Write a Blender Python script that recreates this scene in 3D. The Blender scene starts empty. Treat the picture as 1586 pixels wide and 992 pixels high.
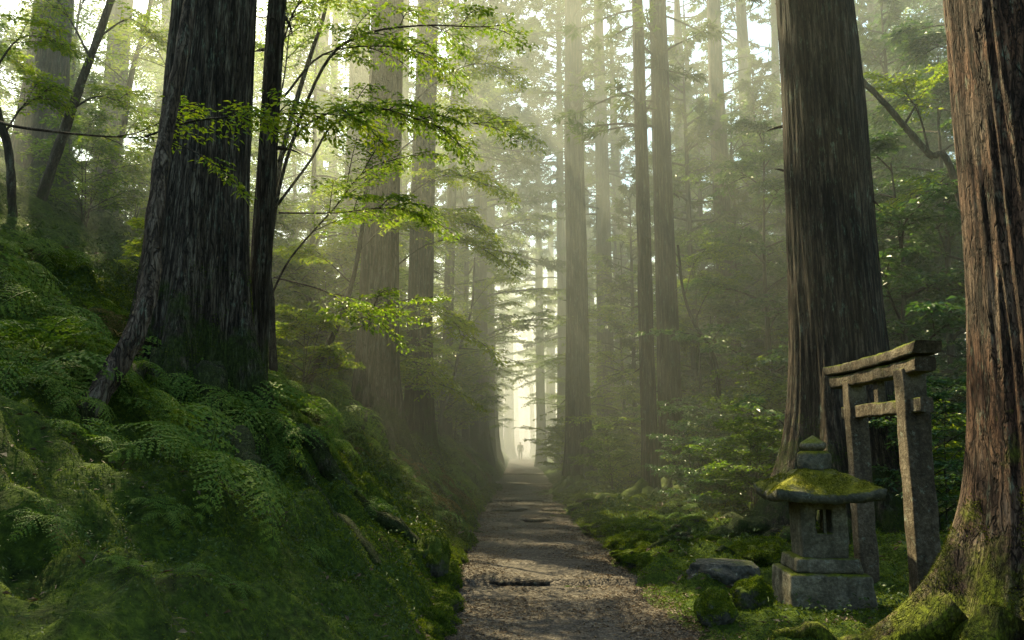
import bpy, bmesh, math, random
import numpy as np
from math import radians as R, pi
from mathutils import Vector, Matrix

random.seed(7)
SC = bpy.context.scene
COL = SC.collection

# ------------------------------------------------------------------ camera frame
PITCH = R(9.1); CAMZ = 1.55; FPX = 1200.0
def P(px, py, D):
    """world point seen at pixel (px,py) of the photo at distance D along +Y"""
    dx = (px-793)/FPX; dy = (496-py)/FPX
    v = np.array([dx, math.cos(PITCH)-dy*math.sin(PITCH), math.sin(PITCH)+dy*math.cos(PITCH)])
    v = v*(D/v[1])
    return np.array([v[0], v[1], CAMZ+v[2]])

# ------------------------------------------------------------------ noise (numpy)
_rs = np.random.RandomState(3)
_perm = _rs.permutation(256); _perm = np.concatenate([_perm, _perm, _perm])
_g3 = _rs.normal(size=(256, 3)); _g3 /= np.linalg.norm(_g3, axis=1)[:, None]
def perlin(x, y, z=0.0):
    x, y, z = np.broadcast_arrays(np.asarray(x, float), np.asarray(y, float), np.asarray(z, float))
    xi = np.floor(x).astype(int); yi = np.floor(y).astype(int); zi = np.floor(z).astype(int)
    xf = x-xi; yf = y-yi; zf = z-zi
    f = lambda t: t*t*t*(t*(t*6-15)+10)
    u, v, w = f(xf), f(yf), f(zf)
    def g(i, j, k):
        h = _perm[(_perm[(_perm[(xi+i) & 255]+yi+j) & 255]+zi+k) & 255]
        gr = _g3[h]
        return gr[..., 0]*(xf-i)+gr[..., 1]*(yf-j)+gr[..., 2]*(zf-k)
    a = g(0, 0, 0)*(1-u)+g(1, 0, 0)*u; b = g(0, 1, 0)*(1-u)+g(1, 1, 0)*u
    c = g(0, 0, 1)*(1-u)+g(1, 0, 1)*u; d = g(0, 1, 1)*(1-u)+g(1, 1, 1)*u
    return ((a*(1-v)+b*v)*(1-w)+(c*(1-v)+d*v)*w)*1.5
def fbm(x, y, z=0.0, o=4):
    s = 0; a = 1.0; k = 1.0
    for i in range(o):
        s = s+a*perlin(np.asarray(x)*k+i*17.3, np.asarray(y)*k+i*5.1, np.asarray(z)*k); a *= .5; k *= 2.03
    return s

# ------------------------------------------------------------------ terrain
def pathc(y):
    return np.interp(y, [-20, 0, 6.5, 10, 17, 30, 42, 60, 78, 120, 400], [1.3, 1.0, .55, .36, .2, .42, .66, .78, .85, 1.2, 1.2])
STEPS = [9.25, 16.7, 19.2, 22.4, 31.0, 42.0]
def pathz(y):
    y = np.asarray(y, float)
    z = np.zeros_like(y)
    edges = [4.0]+STEPS+[60.0]
    for a, b in zip(edges[:-1], edges[1:]):
        m = (y >= a) & (y < b)
        z = np.where(m, -0.07*(y-a)/(b-a), z)       # each terrace sinks gently to the next riser
    return z
def terr(x, y):
    x = np.asarray(x, float); y = np.asarray(y, float)
    c = pathc(y)+.14*perlin(y*.55, 3.3)
    u = x-c
    z = np.zeros_like(u)+pathz(y)
    s = np.maximum(-(u+1.08), 0)
    k1 = np.interp(y, [7.5, 15], [.56, .86])
    bank = np.where(s < 3.3, k1*s, k1*3.3+.66*(s-3.3))
    bank = np.where(s > 11, k1*3.3+.66*7.7+.28*(s-11), bank)
    bank = bank+.22*np.clip(s/.35, 0, 1)
    lump = fbm(x*.9, y*.9, 0, 4)*.36+np.abs(perlin(x*2.3, y*2.3, 4))*.22+np.abs(perlin(x*1.2+y*1.1, y*2.6-x*.3, 8))*.28-.11
    zl = bank+lump*np.clip(s/1.2, 0, 1)
    s2 = np.maximum(u-1.05, 0)
    rise = .06*s2+np.where(s2 > 7, .16*(s2-7), 0)
    rise = np.minimum(rise, 9)
    ridg = (.32-np.abs(perlin(x*.8, y*1.1, 9)))*.75
    ridg = np.clip(ridg, 0, 1)+np.abs(perlin(x*2.6, y*2.6, 14))*.14
    zr = rise+(ridg*.8+.08*fbm(x*1.3, y*1.3, 2))*np.clip(s2/.6, 0, 1)
    zr = zr+.05*np.clip(s2/.15, 0, 1)
    # flat clearing in front of the lantern and the gate
    w = np.exp(-(((x-3.45)/1.5)**2+((y-7.6)/1.7)**2))
    zr = zr*(1-.93*np.clip(w*1.6, 0, 1))+.10*np.clip(1.5*np.exp(-(((x-2.9)/.95)**2+((y-7.3)/.9)**2)), 0, 1)*np.clip(s2/.5, 0, 1)
    z = z+np.where(u < 0, zl, zr)
    far = np.clip((np.abs(x)-55)/60, 0, 1)
    return z*(1-far*.2)
def micro(x, y):
    return perlin(x*7, y*7, 1)*.05+np.abs(perlin(x*3.4, y*3.4, 6))*.11+np.abs(perlin(x*11, y*11, 3))*.035-.05
def T(x, y): return float(terr(x, y))

def hit(px, py):
    """where the sight line of a photo pixel meets the ground"""
    prev = None
    for D in np.arange(2.2, 60, .04):
        p = P(px, py, D)
        if p[2] <= T(p[0], p[1]): return p
    return None
# ------------------------------------------------------------------ mesh building
class Geo:
    def __init__(s): s.v = []; s.q = []; s.n = 0
    def add(s, v, q):
        v = np.asarray(v, float); q = np.asarray(q, int)
        s.v.append(v); s.q.append(q+s.n); s.n += len(v)
    def mesh(s, name, smooth=True):
        v = np.concatenate(s.v); q = np.concatenate(s.q)
        me = bpy.data.meshes.new(name)
        me.vertices.add(len(v)); me.vertices.foreach_set('co', v.astype(np.float32).ravel())
        me.loops.add(q.size); me.loops.foreach_set('vertex_index', q.astype(np.int32).ravel())
        me.polygons.add(len(q)); me.polygons.foreach_set('loop_start', np.arange(0, q.size, 4, dtype=np.int32))
        me.update(calc_edges=True)
        me.polygons.foreach_set('use_smooth', np.full(len(q), smooth))
        me.validate(); me.update()
        return me
def grid_faces(nr, nc, wrap=False):
    i = np.arange(nr-1)[:, None]; j = np.arange(nc if wrap else nc-1)[None, :]
    j2 = (j+1) % nc
    return np.stack([i*nc+j, i*nc+j2, (i+1)*nc+j2, (i+1)*nc+j], -1).reshape(-1, 4)
def norm(a): return a/np.maximum(np.linalg.norm(a, axis=-1, keepdims=True), 1e-9)
def tube(g, pts, rad, n=6, seed=0, wob=0.0):
    pts = np.asarray(pts, float); rad = np.broadcast_to(np.asarray(rad, float), (len(pts),))
    t = norm(np.gradient(pts, axis=0))
    ref = np.array([0.13, .2, 1.0]) if abs(t[0, 2]) < .9 else np.array([1.0, .1, .05])
    a = norm(np.cross(t, ref)); b = np.cross(t, a)
    th = np.arange(n)*2*pi/n
    rr = rad[:, None]*(1+wob*perlin(np.cos(th)[None, :]*1.2+seed, np.sin(th)[None, :]*1.2, (np.arange(len(pts))*.5)[:, None]))
    v = pts[:, None, :]+rr[..., None]*(np.cos(th)[None, :, None]*a[:, None, :]+np.sin(th)[None, :, None]*b[:, None, :])
    g.add(v.reshape(-1, 3), grid_faces(len(pts), n, True)[:, ::-1])
def smooth_poly(pts, m=8):
    """Catmull-Rom through pts"""
    p = np.asarray(pts, float); p = np.vstack([2*p[0]-p[1], p, 2*p[-1]-p[-2]])
    out = []
    for i in range(1, len(p)-2):
        t = np.linspace(0, 1, m, endpoint=False)[:, None]
        a, b, c, d = p[i-1], p[i], p[i+1], p[i+2]
        out.append(.5*(2*b+(c-a)*t+(2*a-5*b+4*c-d)*t*t+(3*b-a-3*c+d)*t**3))
    out.append(p[-2][None]); return np.vstack(out)
def leaves(g, c, d, n, L, W, fold=.18):
    """rhombic leaves growing from c along d with upper side n"""
    d = norm(d); s = norm(np.cross(d, n)); n = np.cross(s, d)
    L = np.broadcast_to(L, (len(c),))[:, None]; W = np.broadcast_to(W, (len(c),))[:, None]
    v = np.stack([c, c+d*L*.42+s*W*.5+n*W*fold, c+d*L-n*L*.12, c+d*L*.42-s*W*.5+n*W*fold], 1)
    N = len(c)
    g.add(v.reshape(-1, 3), np.arange(N*4).reshape(N, 4))

def mkobj(name, me, mat=None, parent=None):
    if mat is not None and not me.materials: me.materials.append(mat)
    o = bpy.data.objects.new(name, me); COL.objects.link(o)
    if parent is not None: o.parent = parent
    return o
def tag(o, label=None, cat=None, group=None, kind=None):
    if label: o['label'] = label
    if cat: o['category'] = cat
    if group: o['group'] = group
    if kind: o['kind'] = kind
    return o
def thing(name, label, cat, loc=(0, 0, 0), rz=0, group=None):
    o = bpy.data.objects.new(name, None); COL.objects.link(o); o.empty_display_size = .2
    o.location = loc; o.rotation_euler = (0, 0, rz)
    return tag(o, label, cat, group)
def copy_tree(o, parent=None):
    c = o.copy(); COL.objects.link(c); c.parent = parent
    for ch in list(o.children): copy_tree(ch, c)
    return c

# ------------------------------------------------------------------ materials
class NT:
    def __init__(s, name):
        s.m = bpy.data.materials.new(name); s.m.use_nodes = True; s.t = s.m.node_tree; s.t.nodes.clear()
        s.out = s.n('ShaderNodeOutputMaterial')
    def n(s, typ, **kw):
        nd = s.t.nodes.new(typ)
        for k, v in kw.items():
            if hasattr(nd, k) and k not in nd.inputs.keys(): setattr(nd, k, v)
        for k, v in kw.items():
            if k in nd.inputs.keys(): nd.inputs[k].default_value = v
        return nd
    def l(s, a, b): s.t.links.new(a, b)
    def noise(s, vec, scale, detail=4, rough=.55, dist=0.0):
        nd = s.n('ShaderNodeTexNoise'); nd.inputs['Scale'].default_value = scale; nd.inputs['Detail'].default_value = detail
        nd.inputs['Roughness'].default_value = rough; nd.inputs['Distortion'].default_value = dist
        if vec is not None: s.l(vec, nd.inputs['Vector'])
        return nd.outputs['Fac']
    def ramp(s, fac, stops):
        nd = s.n('ShaderNodeValToRGB'); e = nd.color_ramp.elements
        while len(e) < len(stops): e.new(.5)
        for el, (p, c) in zip(e, stops):
            el.position = p; el.color = tuple(c)+(1,) if len(c) == 3 else c
        s.l(fac, nd.inputs['Fac']); return nd.outputs['Color']
    def mix(s, fac, a, b, blend='MIX'):
        nd = s.n('ShaderNodeMix'); nd.data_type = 'RGBA'; nd.blend_type = blend
        for inp, v in ((nd.inputs[0], fac), (nd.inputs[6], a), (nd.inputs[7], b)):
            if hasattr(v, 'is_linked') or hasattr(v, 'links'): s.l(v, inp)
            elif isinstance(v, (int, float)): inp.default_value = v
            else: inp.default_value = tuple(v)+(1,)
        return nd.outputs[2]
    def math(s, op, a, b=0.0, clamp=False):
        nd = s.n('ShaderNodeMath'); nd.operation = op; nd.use_clamp = clamp
        for inp, v in ((nd.inputs[0], a), (nd.inputs[1], b)):
            if hasattr(v, 'links'): s.l(v, inp)
            else: inp.default_value = v
        return nd.outputs[0]
    def mapr(s, v, a, b, c=0.0, d=1.0):
        nd = s.n('ShaderNodeMapRange'); s.l(v, nd.inputs[0])
        for i, k in enumerate((a, b, c, d)): nd.inputs[i+1].default_value = k
        nd.clamp = True
        return nd.outputs[0]
    def coord(s, kind='Object', scale=(1, 1, 1)):
        tc = s.n('ShaderNodeTexCoord'); mp = s.n('ShaderNodeMapping'); mp.inputs['Scale'].default_value = scale
        s.l(tc.outputs[kind], mp.inputs['Vector']); return mp.outputs[0]
    def sepz(s, vec, i=2):
        nd = s.n('ShaderNodeSeparateXYZ'); s.l(vec, nd.inputs[0]); return nd.outputs[i]
    def normalz(s):
        g = s.n('ShaderNodeNewGeometry'); return s.sepz(g.outputs['Normal'])
    def bump(s, h, strength=.5, dist=.02):
        nd = s.n('ShaderNodeBump'); nd.inputs['Strength'].default_value = strength; nd.inputs['Distance'].default_value = dist
        s.l(h, nd.inputs['Height']); return nd.outputs[0]
    def finish(s, col, rough=.9, nrm=None, spec=.3):
        b = s.n('ShaderNodeBsdfPrincipled')
        if hasattr(col, 'links'): s.l(col, b.inputs['Base Color'])
        else: b.inputs['Base Color'].default_value = tuple(col)+(1,)
        if hasattr(rough, 'links'): s.l(rough, b.inputs['Roughness'])
        else: b.inputs['Roughness'].default_value = rough
        b.inputs['Specular IOR Level'].default_value = spec
        if nrm is not None: s.l(nrm, b.inputs['Normal'])
        s.l(b.outputs[0], s.out.inputs[0]); return s.m

def leaf_mat(name, stops, trans=.5, rough=.45, spec=.35, tint=(1.25, 1.2, .45)):
    m = NT(name)
    g = m.n('ShaderNodeNewGeometry')
    oi = m.n('ShaderNodeObjectInfo')
    nz = m.noise(m.coord('Object'), .9, 3)
    f = m.math('ADD', m.math('MULTIPLY', g.outputs['Random Per Island'], .45), m.math('MULTIPLY', nz, .45))
    f = m.math('ADD', f, m.math('MULTIPLY', oi.outputs['Random'], .30))
    f = m.math('SUBTRACT', f, .06)
    col = m.ramp(f, stops)
    p = m.n('ShaderNodeBsdfPrincipled'); m.l(col, p.inputs['Base Color']); p.inputs['Roughness'].default_value = rough
    p.inputs['Specular IOR Level'].default_value = spec
    t = m.n('ShaderNodeBsdfTranslucent'); m.l(m.mix(1.0, col, tint, 'MULTIPLY'), t.inputs[0])
    mx = m.n('ShaderNodeMixShader'); mx.inputs[0].default_value = trans
    m.l(p.outputs[0], mx.inputs[1]); m.l(t.outputs[0], mx.inputs[2]); m.l(mx.outputs[0], m.out.inputs[0])
    return m.m

def bark_mat(name, dark, mid, light, vs=.09, sc=9.0, moss=1.0, moss_h=2.6, red=None, bump=1.0, mosscol=((.012, .022, .004), (.055, .085, .010))):
    m = NT(name)
    c = m.coord('Object'); cs = m.coord('Object', (1, 1, vs))
    f1 = m.noise(cs, sc, 6, .62, .35)
    f2 = m.noise(cs, sc*3.2, 5, .6)
    f3 = m.noise(c, 1.1, 4)
    f = m.math('ADD', m.math('MULTIPLY', f1, .7), m.math('MULTIPLY', f2, .3))
    col = m.ramp(f, [(.36, dark), (.50, mid), (.66, light)])
    if red: col = m.mix(m.mapr(f3, .42, .62), col, m.ramp(f, [(.36, dark), (.6, red)]))
    # lichen flecks
    lich = m.mapr(m.noise(m.coord('Object', (1, 1, .3)), 13, 6, .75), .55, .68, 0, .75)
    col = m.mix(m.math('MULTIPLY', lich, m.mapr(f3, .35, .6)), col, (.19, .25, .19))
    crk = m.math('ABSOLUTE', m.math('SUBTRACT', m.noise(cs, sc*.9, 4, .55, .5), .5))
    crk2 = m.math('ABSOLUTE', m.math('SUBTRACT', m.noise(m.coord('Object', (1, 1, vs*2.2)), sc*1.9, 5, .6, .4), .5))
    ck = m.math('MINIMUM', m.mapr(crk, .0, .035), m.mapr(crk2, .0, .03, .35, 1))
    col = m.mix(ck, dark, col)
    z = m.sepz(c)
    mz = m.mapr(z, moss_h, -.3)
    mm = m.math('ADD', m.math('MULTIPLY', mz, 1.15), m.math('MULTIPLY', m.math('SUBTRACT', m.noise(c, 2.1, 6, .65), .5), 3.0))
    mm = m.math('MULTIPLY', m.mapr(mm, .55, .95), moss)
    mc = m.ramp(m.noise(c, 30, 5, .7), [(.3, mosscol[0]), (.7, mosscol[1])])
    col = m.mix(mm, col, mc)
    h = m.math('ADD', m.math('MULTIPLY', ck, .7), m.math('MULTIPLY', f2, .7))
    h = m.math('ADD', h, m.math('MULTIPLY', m.math('MULTIPLY', m.noise(c, 45, 4, .7), mm), .5))
    return m.finish(col, .88, m.bump(h, bump, .05), .2)

M = {}
M['bark_dark'] = bark_mat('cedar_bark_dark', (.009, .007, .005), (.060, .044, .033), (.20, .17, .135), moss=.8, moss_h=1.7, sc=19, vs=.06)
M['bark_mid'] = bark_mat('cedar_bark', (.008, .006, .005), (.045, .031, .022), (.16, .12, .088), moss=.9, sc=20, moss_h=2.2, vs=.055)
M['bark_red'] = bark_mat('cedar_bark_red', (.010, .006, .005), (.065, .042, .031), (.19, .14, .105), red=(.15, .075, .047), moss=1.0, moss_h=2.0, sc=11, vs=.16, bump=1.0, mosscol=((.02, .03, .004), (.17, .20, .012)))
M['bark_far'] = bark_mat('cedar_bark_far', (.012, .010, .008), (.045, .036, .028), (.11, .095, .075), moss=.7, moss_h=3.5, sc=6)
M['bark_twig'] = bark_mat('twig_bark', (.012, .009, .007), (.040, .030, .022), (.10, .085, .07), moss=.5, moss_h=1.2, sc=14, vs=.3, bump=.5)
M['maple'] = leaf_mat('maple_leaf', [(.2, (.055, .110, .016)), (.5, (.12, .20, .022)), (.8, (.21, .26, .025))], .62)
M['broad'] = leaf_mat('broad_leaf', [(.2, (.022, .060, .028)), (.55, (.048, .11, .042)), (.85, (.11, .18, .04))], .45, .35, .5)
M['needle'] = leaf_mat('cedar_needle', [(.2, (.022, .045, .014)), (.55, (.045, .080, .018)), (.85, (.095, .135, .025))], .45, .6, .2)
M['fern'] = leaf_mat('fern_leaf', [(.2, (.038, .080, .014)), (.5, (.075, .135, .020)), (.85, (.15, .20, .03))], .35, .65, .18, (1.1, 1.2, .5))
M['cover'] = leaf_mat('herb_leaf', [(.2, (.018, .040, .010)), (.5, (.036, .070, .013)), (.85, (.065, .105, .02))], .3, .55, .3)
M['moss'] = leaf_mat('moss_tuft', [(.2, (.020, .042, .006)), (.5, (.055, .092, .010)), (.8, (.15, .19, .016))], .25, .9, .1)
M['moss_bright'] = leaf_mat('bright_moss', [(.2, (.030, .042, .005)), (.5, (.085, .10, .010)), (.85, (.20, .21, .018))], .25, .9, .1)
M['litter'] = leaf_mat('dry_leaf', [(.15, (.03, .018, .010)), (.5, (.095, .060, .034)), (.8, (.20, .155, .10)), (.95, (.30, .27, .21))], .1, .6, .3, (1, .8, .5))

def ground_material():
    m = NT('forest_floor')
    c = m.coord('Object')
    n1 = m.noise(c, 1.3, 6, .6); n2 = m.noise(c, 24, 6, .7); n3 = m.noise(c, 6, 4, .6)
    soil = m.ramp(n2, [(.3, (.008, .006, .004)), (.6, (.040, .026, .016)), (.8, (.09, .06, .04))])
    moss = m.ramp(m.math('ADD', m.math('MULTIPLY', n2, .6), m.math('MULTIPLY', n3, .4)), [(.3, (.008, .016, .004)), (.50, (.042, .070, .009)), (.70, (.12, .165, .016))])
    col = m.mix(m.mapr(n1, .24, .40), soil, moss)
    h = m.math('ADD', n2, m.math('MULTIPLY', n3, .8))
    return m.finish(col, .95, m.bump(h, .9, .06), .15)
def path_material():
    m = NT('gravel_path')
    c = m.coord('Object')
    n1 = m.noise(c, 1.1, 5, .6); n2 = m.noise(c, 60, 4, .7); n3 = m.noise(c, 9, 5, .6)
    v = m.n('ShaderNodeTexVoronoi'); v.inputs['Scale'].default_value = 42; m.l(c, v.inputs['Vector'])
    sep = m.n('ShaderNodeSeparateColor'); m.l(v.outputs['Color'], sep.inputs[0])
    f = m.math('ADD', m.math('MULTIPLY', sep.outputs[0], .45), m.math('MULTIPLY', n3, .55))
    col = m.ramp(f, [(.2, (.024, .019, .015)), (.5, (.070, .056, .044)), (.8, (.19, .16, .13))])
    col = m.mix(m.mapr(n1, .35, .65, 0, .5), col, (.035, .026, .019))
    h = m.math('ADD', m.math('SUBTRACT', 1.0, v.outputs['Distance']), n2)
    return m.finish(col, .85, m.bump(h, .8, .02), .3)
def stone_material(name, a, b, cc, moss=1.0, mlow=.35, mhigh=.8, mosscol=((.03, .045, .004), (.15, .17, .012)), warm=.0):
    m = NT(name)
    c = m.coord('Object')
    n1 = m.noise(c, 4, 7, .65); n2 = m.noise(c, 32, 5, .7); n3 = m.noise(c, 2.0, 5, .6)
    f = m.math('ADD', m.math('MULTIPLY', n1, .6), m.math('MULTIPLY', n2, .4))
    col = m.ramp(f, [(.32, a), (.5, b), (.68, cc)])
    lich = m.mapr(m.noise(c, 11, 5, .75), .58, .66, 0, .6)
    col = m.mix(lich, col, (.26, .29, .24))
    dark = m.mapr(m.noise(m.coord('Object', (1, 1, .25)), 7, 5), .52, .7, 0, .7)
    col = m.mix(dark, col, a)
    mm = m.math('ADD', m.normalz(), m.math('MULTIPLY', m.math('SUBTRACT', m.noise(c, 3.2, 6, .65), .5), 2.2))
    mm = m.math('MULTIPLY', m.mapr(mm, mlow, mhigh), moss)
    col = m.mix(mm, col, m.ramp(m.noise(c, 38, 5, .75), [(.3, mosscol[0]), (.72, mosscol[1])]))
    h = m.math('ADD', n1, m.math('MULTIPLY', n2, .6))
    h = m.math('ADD', h, m.math('MULTIPLY', mm, .8))
    return m.finish(col, .92, m.bump(h, .9, .025), .2)
M['ground'] = ground_material(); M['path'] = path_material()
M['stone'] = stone_material('lantern_stone', (.036, .033, .024), (.135, .12, .088), (.30, .275, .21), mlow=.45, mhigh=.95)
M['stone_roof'] = stone_material('lantern_roof_stone', (.030, .030, .025), (.09, .09, .07), (.20, .18, .13), mlow=.30, mhigh=.85, mosscol=((.035, .045, .004), (.21, .20, .014)))
M['torii'] = stone_material('weathered_gate', (.026, .020, .014), (.095, .074, .052), (.22, .185, .14), mlow=.30, mhigh=.9)
M['rock'] = stone_material('mossy_rock', (.02, .02, .017), (.07, .068, .058), (.17, .16, .14), mlow=-.3, mhigh=.25, mosscol=((.018, .032, .004), (.09, .12, .012)))
M['rock_bare'] = stone_material('flat_rock', (.02, .02, .017), (.07, .068, .058), (.15, .145, .13), mlow=.9, mhigh=1.5)
M['bark_brown'] = bark_mat('brown_bark', (.02, .014, .010), (.10, .07, .052), (.22, .17, .135), moss=.7, moss_h=.6, sc=16, vs=.12)
M['wood'] = bark_mat('step_wood', (.01, .008, .006), (.05, .038, .028), (.12, .10, .08), moss=.2, moss_h=.0, sc=10, vs=1)

def plain(name, col, rough=.8):
    m = NT(name); n = m.noise(m.coord('Object'), 20, 3)
    return m.finish(m.mix(n, col, tuple(x*.6 for x in col)), rough)

# ------------------------------------------------------------------ ground and path
def warp_axis(segs):
    out = []
    for a, b, st in segs:
        out += list(np.arange(a, b-1e-6, st))
    out.append(segs[-1][1]); return np.array(out)
xs = warp_axis([(-600, -100, 50), (-100, -30, 5), (-30, -12, .8), (-12, -6, .22), (-6, 5, .065), (5, 9, .15), (9, 30, .8), (30, 100, 5), (100, 600, 50)])
ys = warp_axis([(-300, -40, 30), (-40, -8, 3), (-8, 2.5, .5), (2.5, 14, .065), (14, 26, .13), (26, 50, .35), (50, 110, 1.2), (110, 200, 5), (200, 1000, 50)])
X, Y = np.meshgrid(xs, ys)
Z = terr(X, Y)
near = np.clip(1-(Y-3)/30, 0, 1)
cc = pathc(Y); offp = np.clip((np.abs(X-cc)-1.0)/.3, 0, 1)
Z = Z+offp*near*micro(X, Y)
Z = Z-.05*(1-offp)
g = Geo(); g.add(np.stack([X, Y, Z], -1).reshape(-1, 3), grid_faces(len(ys), len(xs)))
o = mkobj('ground', g.mesh('ground'), M['ground']); tag(o, 'dark mossy forest floor rising into a steep bank left of the path', kind='structure')
def G(x, y):
    """surface height including the fine lumps"""
    x = np.asarray(x, float); y = np.asarray(y, float)
    near = np.clip(1-(y-3)/30, 0, 1); offp = np.clip((np.abs(x-pathc(y))-1.0)/.3, 0, 1)
    return terr(x, y)+offp*near*micro(x, y)-.05*(1-offp)

yp = warp_axis([(-6, 3, .4), (3, 14, .05), (14, 30, .12), (30, 60, .4), (60, 160, 2)])
uu = np.linspace(-1, 1, 56)
YY, UU = np.meshgrid(yp, uu, indexing='ij')
wl = 1.18+.18*perlin(YY*1.3, 8.8)+.12*perlin(YY*5, 2.2); wr = 1.12+.22*perlin(YY*1.1, 1.8)+.14*perlin(YY*4, 7.2)
c0 = pathc(YY)+.14*perlin(YY*.55, 3.3)
XX = c0+np.where(UU < 0, UU*wl, UU*wr)
ZZ = pathz(YY)+.012*fbm(XX*3, YY*3, 5)+.006*fbm(XX*14, YY*14, 5)-.08*np.clip((np.abs(UU)-.93)/.07, 0, 1)+.012
g = Geo(); g.add(np.stack([XX, YY, ZZ], -1).reshape(-1, 3), grid_faces(len(yp), len(uu)))
o = mkobj('path', g.mesh('path'), M['path']); tag(o, 'straight gravel and dirt footpath running into the mist', kind='structure')
def PZ(x, y): return pathz(y)+.012*fbm(np.asarray(x)*3, np.asarray(y)*3, 5)+.012

# wooden / root risers across the path
step_lab = ['crooked root step nearest the camera, brown and lit at its left end', 'second step across the path, a thin dark sill level with the first mossy mounds',
            'third step across the path, thin dark log edge', 'fourth step across the path, beyond the paired thin sills',
            'fifth step across the path, grey in the haze', 'farthest step, just in front of the walking person']
for i, y in enumerate(STEPS):
    rr = random.Random(i+40)
    xsn = np.linspace([-1.12, -1.1, -.75, -1.12, -1.1, -1.1][i], [.75, 1.1, 1.1, .6, 1.1, 1.1][i], 26)
    y0 = y+.26*perlin(xsn*.9+i*7, 2.2)+.10*perlin(xsn*3+i, 1.2)
    r = (.038+.02*perlin(xsn*1.7+i*3, 4.2))*(.15+.85*np.sin(np.linspace(.02, pi-.02, 26))**.6)
    zc = -.036+.014*perlin(xsn*2.2, i*1.7)
    g = Geo(); tube(g, np.stack([xsn+float(pathc(y)), y0, zc], -1), r, 9, i, .35)
    tag(mkobj('path_step', g.mesh('path_step'), M['wood']), step_lab[i], 'step', 'steps across the path')

# ------------------------------------------------------------------ conifers
def trunk_mesh(H, r, seed, nang=28, nz=40, flare=.9, fh=.7, lobes=7, lean=(0, 0), disp=0.0, zmin=-1.2, taper=.55, flarebias=None, topz=None):
    rs = np.random.RandomState(seed)
    topz = topz or H
    tt = np.linspace(0, 1, nz)**(2.6 if disp else 1.7)
    z = zmin+(topz-zmin)*tt
    th = np.arange(nang)*2*pi/nang
    Zg, Th = np.meshgrid(z, th, indexing='ij')
    zc = np.maximum(Zg, -.4)
    base = r*(1-taper*np.clip(Zg/H, 0, 1))*(1.02-np.clip(Zg/H, 0, 1)**7)
    fl = np.exp(-np.maximum(zc+.0, -.5)/fh)
    lob = np.zeros_like(Zg)
    ph = rs.rand(4)*6.28
    lob = .5*np.cos(lobes*Th+ph[0])+.35*np.cos((lobes-3)*Th+ph[1])+.3*np.cos((lobes+4)*Th+ph[2])
    bias = 1.0
    if flarebias: bias = 1+flarebias[1]*np.maximum(np.cos(Th-flarebias[0]), 0)**2
    R_ = base+r*flare*fl*(.55+.45*lob)*bias+r*.045*np.cos(lobes*Th+ph[0])*np.exp(-np.maximum(Zg, 0)/5)
    R_ += r*.05*perlin(np.cos(Th)*1.5+seed, np.sin(Th)*1.5, Zg*.25)
    if disp:
        k = 2*pi*r/.085
        a = perlin(np.cos(Th)*k/6.28+seed*3, np.sin(Th)*k/6.28, Zg*.45)
        b = perlin(np.cos(Th)*k/3.0+seed*3, np.sin(Th)*k/3.0, Zg*.9+7)
        R_ += disp*((.30-np.abs(a))*1.6+.5*b)
    cx = lean[0]*Zg+.12*r*perlin(Zg*.18, seed*1.3); cy = lean[1]*Zg
    v = np.stack([cx+R_*np.cos(Th), cy+R_*np.sin(Th), Zg], -1).reshape(-1, 3)
    return v, grid_faces(nz, nang, True)

def cedar_crown(seed, H, z0, maxL, nb, tufts=10, needles=9, nl=.22, nw=.05, rb=None, az=None):
    """returns crown geo and branch geo"""
    rs = np.random.RandomState(seed); gc = Geo(); gb = Geo()
    C, D, N, Ls = [], [], [], []
    for i in range(nb):
        f = (i+rs.rand())/nb
        z = z0+(H-z0)*f
        L = maxL*((1-f)**.6*.85+.12)*(.55+.6*rs.rand())
        a = rs.rand()*2*pi if az is None else az+(rs.rand()-.5)*2.2
        up = .10+.5*f
        t = np.linspace(0, 1, 9)
        rad = t*L
        zz = z+L*(up*t-.55*t**2*(1.1-f)+.30*t**4)
        aa = a+.35*(rs.rand()-.5)*t
        p = np.stack([np.cos(aa)*rad, np.sin(aa)*rad, zz], -1)
        tube(gb, p, np.linspace(.03+.008*L, .008, 9), 4)
        k = int(tufts*(.6+L/maxL))
        tk = .22+.78*np.sqrt(rs.rand(k))
        pos = np.stack([np.interp(tk, t, p[:, j]) for j in range(3)], -1)
        tang = np.array([math.cos(a), math.sin(a), 0.0]); side = np.array([-math.sin(a), math.cos(a), 0])
        for q in range(k):
            sgn = 1 if rs.rand() < .5 else -1
            bd = tang*(.5+.6*rs.rand())+side*sgn*(.3+.9*rs.rand())+np.array([0, 0, -.55*rs.rand()+.1])
            bd /= np.linalg.norm(bd); bl = (.28+.45*rs.rand())*(.45+.5*(1-tk[q]))*min(1.2, L*.42)
            s = rs.rand(needles)
            c = pos[q]+bd*(s*bl)[:, None]+rs.normal(size=(needles, 3))*.02
            d = bd+rs.normal(size=(needles, 3))*.55; d[:, 2] -= .12
            n = np.array([0, 0, 1.0])+rs.normal(size=(needles, 3))*.6
            C.append(c); D.append(d); N.append(n); Ls.append(nl*(.6+.7*rs.rand(needles)))
    C = np.concatenate(C); D = np.concatenate(D); N = np.concatenate(N); Ls = np.concatenate(Ls)
    leaves(gc, C, D, N, Ls, nw*(.7+.6*rs.rand(len(C))), .1)
    return gc, gb

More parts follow.
